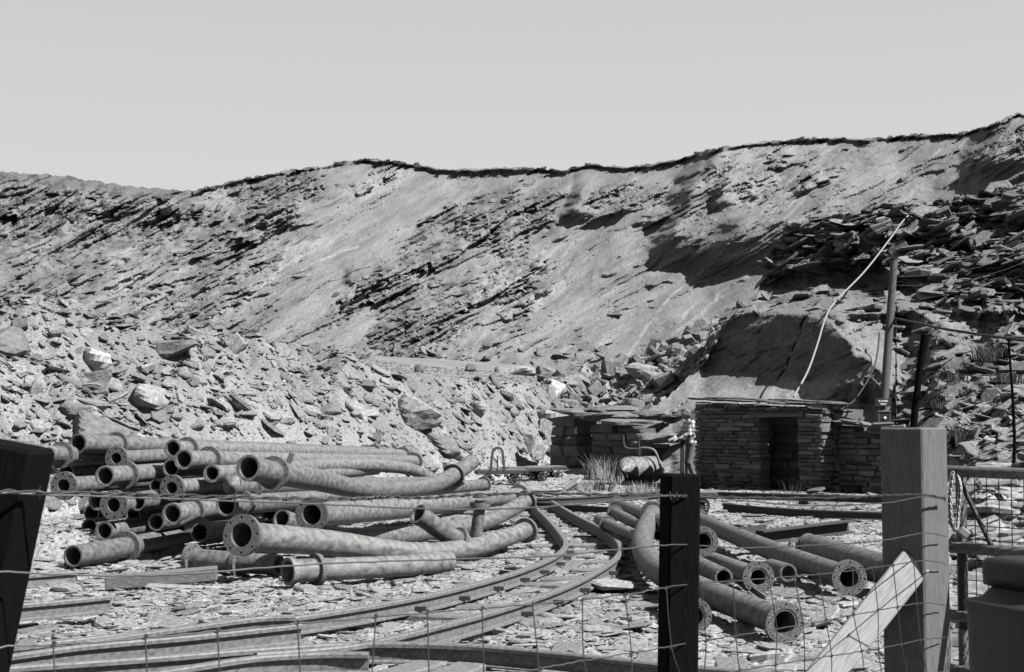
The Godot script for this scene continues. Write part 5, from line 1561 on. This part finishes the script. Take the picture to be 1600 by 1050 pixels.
# ---------------------------------------------------------------- gate and bin
func build_gate():
	var dir = Vector3(0.63, 0, 0.777)
	var A = at(1486, 736, 5.33) * Vector3(1, 0, 1)
	var t = thing("field_gate", "tubular steel gate filled with square wire mesh", "gate", A)
	var len = 2.6
	var hs = [1.42, 1.14, 0.89, 0.69, 0.42, 0.16]
	for h in hs:
		put(tube([Vector3(-0.03, h, 0) * 1.0, dir * len * 0.5 + Vector3(0, h - 0.012, 0), dir * len + Vector3(0, h - 0.03, 0)], 0.021, 12), "gate_rail", M.galv, t)
	for s in [0.04, len]:
		put(tube([dir * s + Vector3(0, 0.12, 0), dir * s + Vector3(0, 1.42, 0)], 0.02, 12), "stile", M.galv, t)
	var k = 0
	while 0.05 * k < len - 0.05:
		k += 1
		put(tube([dir * 0.05 * k + Vector3(0.004, 0.16, -0.018), dir * 0.05 * k + Vector3(0.004, 1.41, -0.018)], 0.0021, 5), "mesh_wire", M.wire, t)
	for j in 25:
		put(tube([Vector3(0.0, 0.17 + 0.05 * j, -0.022), dir * len + Vector3(0, 0.17 + 0.05 * j, -0.022)], 0.0021, 5), "mesh_wire", M.wire, t)
	put(tube([Vector3(0.0, 1.43, 0.03), dir * 0.16 + Vector3(0, 1.14, 0.03), dir * 0.42 + Vector3(0, 0.7, 0.03)], 0.009, 8), "diagonal_rod", M.iron, t)
	put(bevel_box(0.02, 0.28, 0.03, 0.003), "hinge_plate", M.iron, t, Transform3D(Basis(Vector3.UP, 0.6), dir * 0.035 + Vector3(0, 0.98, 0.02)))
	# chain and padlock
	t = thing("gate_chain", "slack pale chain hanging between gate post and gate", "chain", at(1488, 742, 5.22))
	var q = at(1488, 742, 5.22)
	var route = smooth_path([v4(Vector3.ZERO, 0), v4(at(1484, 780, 5.2) - q, 0), v4(at(1487, 815, 5.18) - q, 0), v4(at(1494, 826, 5.18) - q, 0), v4(at(1497, 800, 5.2) - q, 0), v4(at(1500, 765, 5.22) - q, 0), v4(at(1496, 745, 5.24) - q, 0)], 7)
	for i in range(0, route.size() - 1):
		var p = v3(route[i]); var d = (v3(route[i + 1]) - p).normalized()
		var u = d.cross(Vector3(0, 0, 1)).normalized()
		if i % 2: u = d.cross(u)
		var ring = []
		for e in 11: ring.append(p + d * 0.014 * cos(TAU * e / 10) + u * 0.007 * sin(TAU * e / 10))
		put(tube(ring, 0.0026, 5, 1, false), "link", M.wire_bright, t)
	t = thing("padlock", "small pale padlock hanging on the gate chain", "padlock", at(1506, 832, 5.15))
	put(bevel_box(0.04, 0.028, 0.016, 0.004), "body", M.wire_bright, t, Transform3D(Basis(Vector3(0, 0, 1), -0.7), Vector3(0, 0.0, 0)))
	var sh = []
	for e in 9: sh.append(Vector3(-0.022, 0.018, 0) + Vector3(cos(PI * e / 8 + 0.9) * 0.013, sin(PI * e / 8 + 0.9) * 0.016 + 0.003, 0))
	put(tube(sh, 0.003, 6), "shackle", M.wire_bright, t)
	# the dark bin close by
	var c = at(1626, 1000, 2.75)
	t = thing("lidded_bin", "dark plastic bin with an overhanging lid beside the gate", "bin", Vector3(c.x, 0, c.z))
	var loft = func(rings):        # rings: [y, half width, half depth, corner]
		var st = st_new()
		var n = 32
		var P = func(rg, s):
			var a = TAU * s / n
			var e = 0.32
			return Vector3(sign(cos(a)) * pow(abs(cos(a)), e) * rg[1], rg[0], sign(sin(a)) * pow(abs(sin(a)), e) * rg[2])
		for i in rings.size() - 1:
			for s in n: quad(st, P.call(rings[i], s), P.call(rings[i], s + 1), P.call(rings[i + 1], s + 1), P.call(rings[i + 1], s))
		for s in n:
			for v in [P.call(rings[-1], s), P.call(rings[-1], s + 1), Vector3(0, rings[-1][0], 0)]: st.add_vertex(v)
		st.generate_normals()
		return st.commit()
	var yb = at(1522, 945, 2.75).y; var yl = at(1525, 920, 2.75).y; var yt = at(1525, 876, 2.75).y
	put(loft.call([[0.0, 0.088, 0.088], [yb - 0.02, 0.106, 0.106], [yb, 0.112, 0.112], [yb + 0.006, 0.108, 0.108], [yb + 0.012, 0.085, 0.085], [yl, 0.07, 0.07]]), "body", M.bin_body, t, Transform3D(Basis(Vector3.UP, 0.35), Vector3.ZERO))
	put(loft.call([[yl - 0.002, 0.1, 0.1], [yl, 0.106, 0.106], [yt - 0.012, 0.108, 0.108], [yt - 0.003, 0.102, 0.102], [yt + 0.002, 0.08, 0.08], [yt + 0.004, 0.02, 0.02]]), "lid", M.bin, t, Transform3D(Basis(Vector3.UP, 0.35) * Basis(Vector3(0, 0, 1), -0.03), Vector3.ZERO))
	put(tube([Vector3(-0.03, yb - 0.16, 0.112), Vector3(-0.045, yb - 0.05, 0.115), Vector3(-0.03, yb + 0.02, 0.1), Vector3(0.0, yl, 0.08)], 0.008, 8, 4), "seam_rib", M.bin_body, t)

# ---------------------------------------------------------------- grass
func tuft_mesh(n, wide, tall, sd, thick = 0.01):
	var r := RandomNumberGenerator.new()
	r.seed = sd
	var st = st_new()
	for k in n:
		var a = r.randf() * TAU; var q = sqrt(r.randf())
		var p = Vector3(cos(a) * q * wide, 0, sin(a) * q * wide * 0.7)
		var h = tall * r.randf_range(0.45, 1.1)
		var out = Vector3(cos(a), 0, sin(a)) * h * r.randf_range(0.05, 0.55) + Vector3(r.randfn(), 0, r.randfn()) * h * 0.14
		var side = Vector3(-sin(a + r.randf()), 0, cos(a + r.randf())) * thick * r.randf_range(0.6, 1.3)
		var m = p + out * 0.3 + Vector3(0, h * 0.6, 0)
		var e = p + out + Vector3(0, h * r.randf_range(0.75, 1.0), 0)
		var nn = side.cross(Vector3.UP).normalized()
		st.set_normal((nn + Vector3(0, 0.6, 0)).normalized())
		quad(st, p - side, p + side, m + side * 0.7, m - side * 0.7)
		for v in [m - side * 0.7, m + side * 0.7, e]: st.add_vertex(v)
	return st.commit()

func build_grass():
	var list = [[945, 752, 300, 0.55, 0.75, 0, "tall dry grass clump growing before the ruined shelter"], [985, 758, 260, 0.7, 0.4, 0, "low dry grass spreading in front of the iron tank"],
		[925, 766, 220, 0.55, 0.32, 0, "short pale grass at the edge of the yard near the rails"], [1010, 772, 240, 0.6, 0.36, 0, "short pale grass between the rails and dark post"], [1035, 752, 140, 0.4, 0.4, 0, "thin dry grass round the person's feet"],
		[1268, 768, 90, 0.25, 0.95, 1, "dark rushes growing against the hut wall"], [1240, 770, 40, 0.3, 0.4, 1, "thin dark weeds at the doorway of the hut"], [1345, 770, 90, 0.4, 0.4, 1, "dark weeds tangled round the pale lid"],
		[1100, 764, 60, 0.35, 0.25, 0, "sparse dry weeds at the hut's blind end"]]
	for q in list:
		var p = g(q[0], q[1])
		p.y = ground_h(p.x, p.z)
		var t = thing("grass_clump", q[6], "grass", p, "clumps of grass about the huts")
		put(tuft_mesh(q[2], q[3], q[4], int(q[0]), 0.009), "blades", M.grass_dark if q[5] else M.grass, t)
	for q in [[1502, 700, 200, 0.22, 0.55, "dark bushy tuft on the scree above the gate"], [1545, 566, 240, 0.45, 0.6, "dark heather bush high on the scree"], [1495, 600, 120, 0.25, 0.4, "small dark tuft on the smooth rock edge"], [1575, 600, 160, 0.4, 0.35, "low heather tuft below the bush on the scree"], [1470, 640, 120, 0.3, 0.3, "small tuft at the foot of the smooth rock"]]:
		var p = at(q[0], q[1], spur_depth(q[0], q[1]))
		var t = thing("heather_clump", q[5], "bush", p, "tufts on the scree")
		put(tuft_mesh(q[2], q[3], q[4], int(q[0] + q[1]), 0.012), "blades", M.grass_dark, t)
	# turf on the rim of the quarry
	var mm := MultiMesh.new()
	mm.transform_format = MultiMesh.TRANSFORM_3D
	mm.mesh = tuft_mesh(26, 0.5, 0.55, 5, 0.05)
	mm.instance_count = 900
	var fg = M.face_grid
	for k in 900:
		var i = 240 + rng.randi() % (fg.nu - 240)
		var j = 256 - 1 - (rng.randi() % 4)
		var p = fg.v[j * fg.nu + i]
		if nz.get_noise_1d((-150.0 + i * 1.93) * 0.045 * 0.17) < -0.1: p.y -= 0.5
		mm.set_instance_transform(k, Transform3D(Basis(Vector3.UP, rng.randf() * TAU).scaled(Vector3.ONE * rng.randf_range(0.15, 0.45)), p + Vector3(0, -0.08, rng.randf_range(-0.6, 0.2))))
	var o := MultiMeshInstance3D.new()
	o.multimesh = mm
	o.material_override = M.grass_dark
	o.name = "turf"
	add_child(o)
	meta(o, "dark turf fringing the rim of the quarry face", "turf", "", "stuff")

# ---------------------------------------------------------------- the person
func net(prims, h, k, grow = 0.0):      # surface nets round smoothly joined tapered capsules
	var lo = Vector3(9, 9, 9); var hi = -lo
	for p in prims:
		for e in [[p[0], p[2]], [p[1], p[3]]]:
			var m = Vector3.ONE * (e[1] + grow + 2.5 * h)
			lo = lo.min(e[0] - m); hi = hi.max(e[0] + m)
	var n = Vector3i(((hi - lo) / h).ceil()) + Vector3i.ONE
	var f = PackedFloat32Array()
	f.resize(n.x * n.y * n.z)
	f.fill(1.0)
	for p in prims:                     # each bone touches only the cells near it
		var a: Vector3 = p[0]; var b: Vector3 = p[1]
		var rm = max(p[2], p[3]) + grow + k + 2.0 * h
		var c0 = Vector3i(((a.min(b) - Vector3.ONE * rm - lo) / h).floor()).clamp(Vector3i.ZERO, n - Vector3i.ONE)
		var c1 = Vector3i(((a.max(b) + Vector3.ONE * rm - lo) / h).ceil()).clamp(Vector3i.ZERO, n - Vector3i.ONE)
		var ab = b - a
		var l2 = max(ab.length_squared(), 1e-9)
		for z in range(c0.z, c1.z + 1):
			for y in range(c0.y, c1.y + 1):
				for x in range(c0.x, c1.x + 1):
					var q = lo + Vector3(x, y, z) * h
					var t = clampf((q - a).dot(ab) / l2, 0, 1)
					var d = (q - a - ab * t).length() - lerpf(p[2], p[3], t) - grow
					var i = (z * n.y + y) * n.x + x
					var o = f[i]
					var s = max(k - abs(o - d), 0.0) / k
					f[i] = min(o, d) - s * s * k * 0.25
	var id = {}
	var v = []
	for z in n.z - 1:
		for y in n.y - 1:
			for x in n.x - 1:
				var sum = Vector3.ZERO; var cnt = 0
				var i0 = (z * n.y + y) * n.x + x
				var c = [f[i0], f[i0 + 1], f[i0 + n.x], f[i0 + n.x + 1], f[i0 + n.x * n.y], f[i0 + n.x * n.y + 1], f[i0 + n.x * n.y + n.x], f[i0 + n.x * n.y + n.x + 1]]
				var neg = 0
				for q in c: neg += 1 if q < 0.0 else 0
				if neg == 0 or neg == 8: continue
				for e in [[0, 1], [2, 3], [4, 5], [6, 7], [0, 2], [1, 3], [4, 6], [5, 7], [0, 4], [1, 5], [2, 6], [3, 7]]:
					if (c[e[0]] < 0.0) != (c[e[1]] < 0.0):
						var t = c[e[0]] / (c[e[0]] - c[e[1]])
						var pa = Vector3(e[0] & 1, (e[0] >> 1) & 1, (e[0] >> 2) & 1); var pb = Vector3(e[1] & 1, (e[1] >> 1) & 1, (e[1] >> 2) & 1)
						sum += pa.lerp(pb, t); cnt += 1
				id[i0] = v.size()
				v.append(lo + (Vector3(x, y, z) + sum / cnt) * h)
	var st = st_new()
	st.set_smooth_group(0)
	var step = [1, n.x, n.x * n.y]
	for z in range(1, n.z - 1):
		for y in range(1, n.y - 1):
			for x in range(1, n.x - 1):
				var i = (z * n.y + y) * n.x + x
				for ax in 3:
					var s0 = f[i] < 0.0
					if s0 == (f[i + step[ax]] < 0.0): continue
					var u = step[(ax + 1) % 3]; var w = step[(ax + 2) % 3]
					var q = [id.get(i), id.get(i - u), id.get(i - u - w), id.get(i - w)]
					if q.has(null): continue
					if s0: q.reverse()
					quad(st, v[q[0]], v[q[1]], v[q[2]], v[q[3]])
	st.index()
	st.generate_normals()
	return st.commit()

func build_person():
	var p = at(1079, 742, 37.4)
	p.y = ground_h(p.x, p.z)
	var s = 1.0
	var t = thing("person", "person in a checked shirt and jeans bending over slabs by the hut", "person", p)
	t.rotation.y = deg_to_rad(18)
	t.scale = Vector3.ONE * ((1.6 + 20.0 / FOCAL * 37.4 - p.y) / 1.76)
	var V = func(x, y, z): return Vector3(x, y, z)
	var hip = V.call(0.02, 0.95, 0); var chest = V.call(-0.02, 1.3, 0)
	# facing -x, the near arm is on +z
	var legs = []
	var arms = []
	var hands = []
	for k in [-1, 1]:
		var knee = V.call(-0.05 - 0.03 * k, 0.5, 0.1 * k); var ankle = V.call(0.02 + 0.05 * k, 0.09, 0.11 * k)
		legs.append([V.call(0.02, 0.92, 0.085 * k), knee, 0.088, 0.062]); legs.append([knee, ankle, 0.06, 0.042])
		legs.append([ankle + V.call(0.03, -0.045, 0), ankle + V.call(-0.17, -0.055, 0.02 * k), 0.042, 0.034])
		var sh = V.call(-0.02, 1.44, 0.18 * k); var el = V.call(-0.13 - 0.02 * k, 1.17, 0.25 * k); var wr = V.call(-0.36, 1.07, 0.16 * k)
		arms.append([sh, el, 0.055, 0.044]); arms.append([el, wr, 0.042, 0.03])
		var pm = wr + V.call(-0.08, -0.02, -0.02 * k)
		hands.append([wr, pm, 0.028, 0.034])
		for q in 4:
			var r0 = pm + V.call(-0.02, -0.005, (q - 1.5) * 0.021)
			var r1 = r0 + V.call(-0.035 - 0.006 * (q % 3), -0.022, 0.002 * q)
			hands.append([r0, r1, 0.0095, 0.009]); hands.append([r1, r1 + V.call(-0.01, -0.034, 0), 0.009, 0.0075])
		var th = wr + V.call(-0.03, 0.0, -0.03 * k)
		hands.append([th, th + V.call(-0.045, -0.012, -0.025 * k), 0.011, 0.009])
	var torso = [[hip, V.call(0.0, 1.1, 0), 0.12, 0.115], [V.call(0.0, 1.1, 0), chest, 0.115, 0.125], [V.call(-0.02, 1.22, -0.07), V.call(-0.02, 1.4, -0.1), 0.1, 0.075], [V.call(-0.02, 1.22, 0.07), V.call(-0.02, 1.4, 0.1), 0.1, 0.075], [chest, V.call(-0.02, 1.42, 0), 0.12, 0.08], [V.call(0.02, 0.95, -0.07), V.call(0.02, 0.95, 0.07), 0.105, 0.105]]
	var neck = [[V.call(-0.03, 1.42, 0), V.call(-0.08, 1.57, 0), 0.06, 0.053]]
	var hd = V.call(-0.105, 1.655, 0)
	var head = [[hd + V.call(0.025, 0.02, 0), hd + V.call(-0.02, 0.025, 0), 0.088, 0.085], [hd + V.call(-0.035, -0.03, 0), hd + V.call(-0.05, -0.075, 0), 0.066, 0.045], [hd + V.call(-0.1, 0.0, 0), hd + V.call(-0.118, -0.03, 0), 0.01, 0.015],
		[hd + V.call(0.005, -0.01, 0.082), hd + V.call(0.0, -0.035, 0.08), 0.016, 0.01], [hd + V.call(0.005, -0.01, -0.082), hd + V.call(0.0, -0.035, -0.08), 0.016, 0.01], [hd + V.call(-0.092, -0.065, -0.015), hd + V.call(-0.092, -0.065, 0.015), 0.009, 0.009], [hd + V.call(-0.085, 0.022, -0.04), hd + V.call(-0.085, 0.022, 0.04), 0.012, 0.012]]
	var skin = mat(0.19, 0.6)
	put(net(legs + torso + arms + neck + head + hands, 0.0125, 0.035), "body", skin, t)
	put(net(hands, 0.0045, 0.006), "hands", skin, t)
	put(net(neck + head, 0.007, 0.02), "head", skin, t)
	for k in [-1, 1]: put(net([[hd + V.call(-0.088, 0.005, 0.032 * k), hd + V.call(-0.089, 0.005, 0.034 * k), 0.01, 0.01]], 0.005, 0.004), "eye", mat(0.03, 0.3), t)
	# plaid cloth
	var im := Image.create(128, 128, false, Image.FORMAT_RGBA8)
	im.fill(gray(0.5))
	for k in 4:
		im.fill_rect(Rect2i(k * 32, 0, 12, 128), gray(0.12)); im.fill_rect(Rect2i(0, k * 32, 128, 12), gray(0.12))
	for k in 4:
		for j in 4: im.fill_rect(Rect2i(k * 32, j * 32, 12, 12), gray(0.03))
	for k in 4: im.fill_rect(Rect2i(k * 32 + 21, 0, 2, 128), gray(0.75))
	im.generate_mipmaps()
	var plaid = mat(0.9, 0.9, ImageTexture.create_from_image(im), 2.6)
	put(net(torso.slice(1) + arms.map(func(a): return [a[0], a[0].lerp(a[1], 0.96), a[2], a[3]]), 0.014, 0.03, 0.016), "shirt", plaid, t)
	put(net(legs.filter(func(a): return a[0].y > 0.3) + [torso[0], torso[5]], 0.014, 0.03, 0.014), "jeans", mat(0.1, 0.9), t)
	put(net(legs.filter(func(a): return a[0].y < 0.1), 0.01, 0.02, 0.008), "boots", mat(0.03, 0.6), t)
	put(net([[hd + V.call(0.035, 0.035, 0), hd + V.call(-0.01, 0.055, 0), 0.095, 0.088], [hd + V.call(0.05, -0.03, -0.04), hd + V.call(0.05, -0.03, 0.04), 0.06, 0.06], [hd + V.call(0.02, 0.02, 0.05), hd + V.call(0.02, -0.01, 0.05), 0.05, 0.042]], 0.01, 0.03), "hair", mat(0.08, 0.7), t)
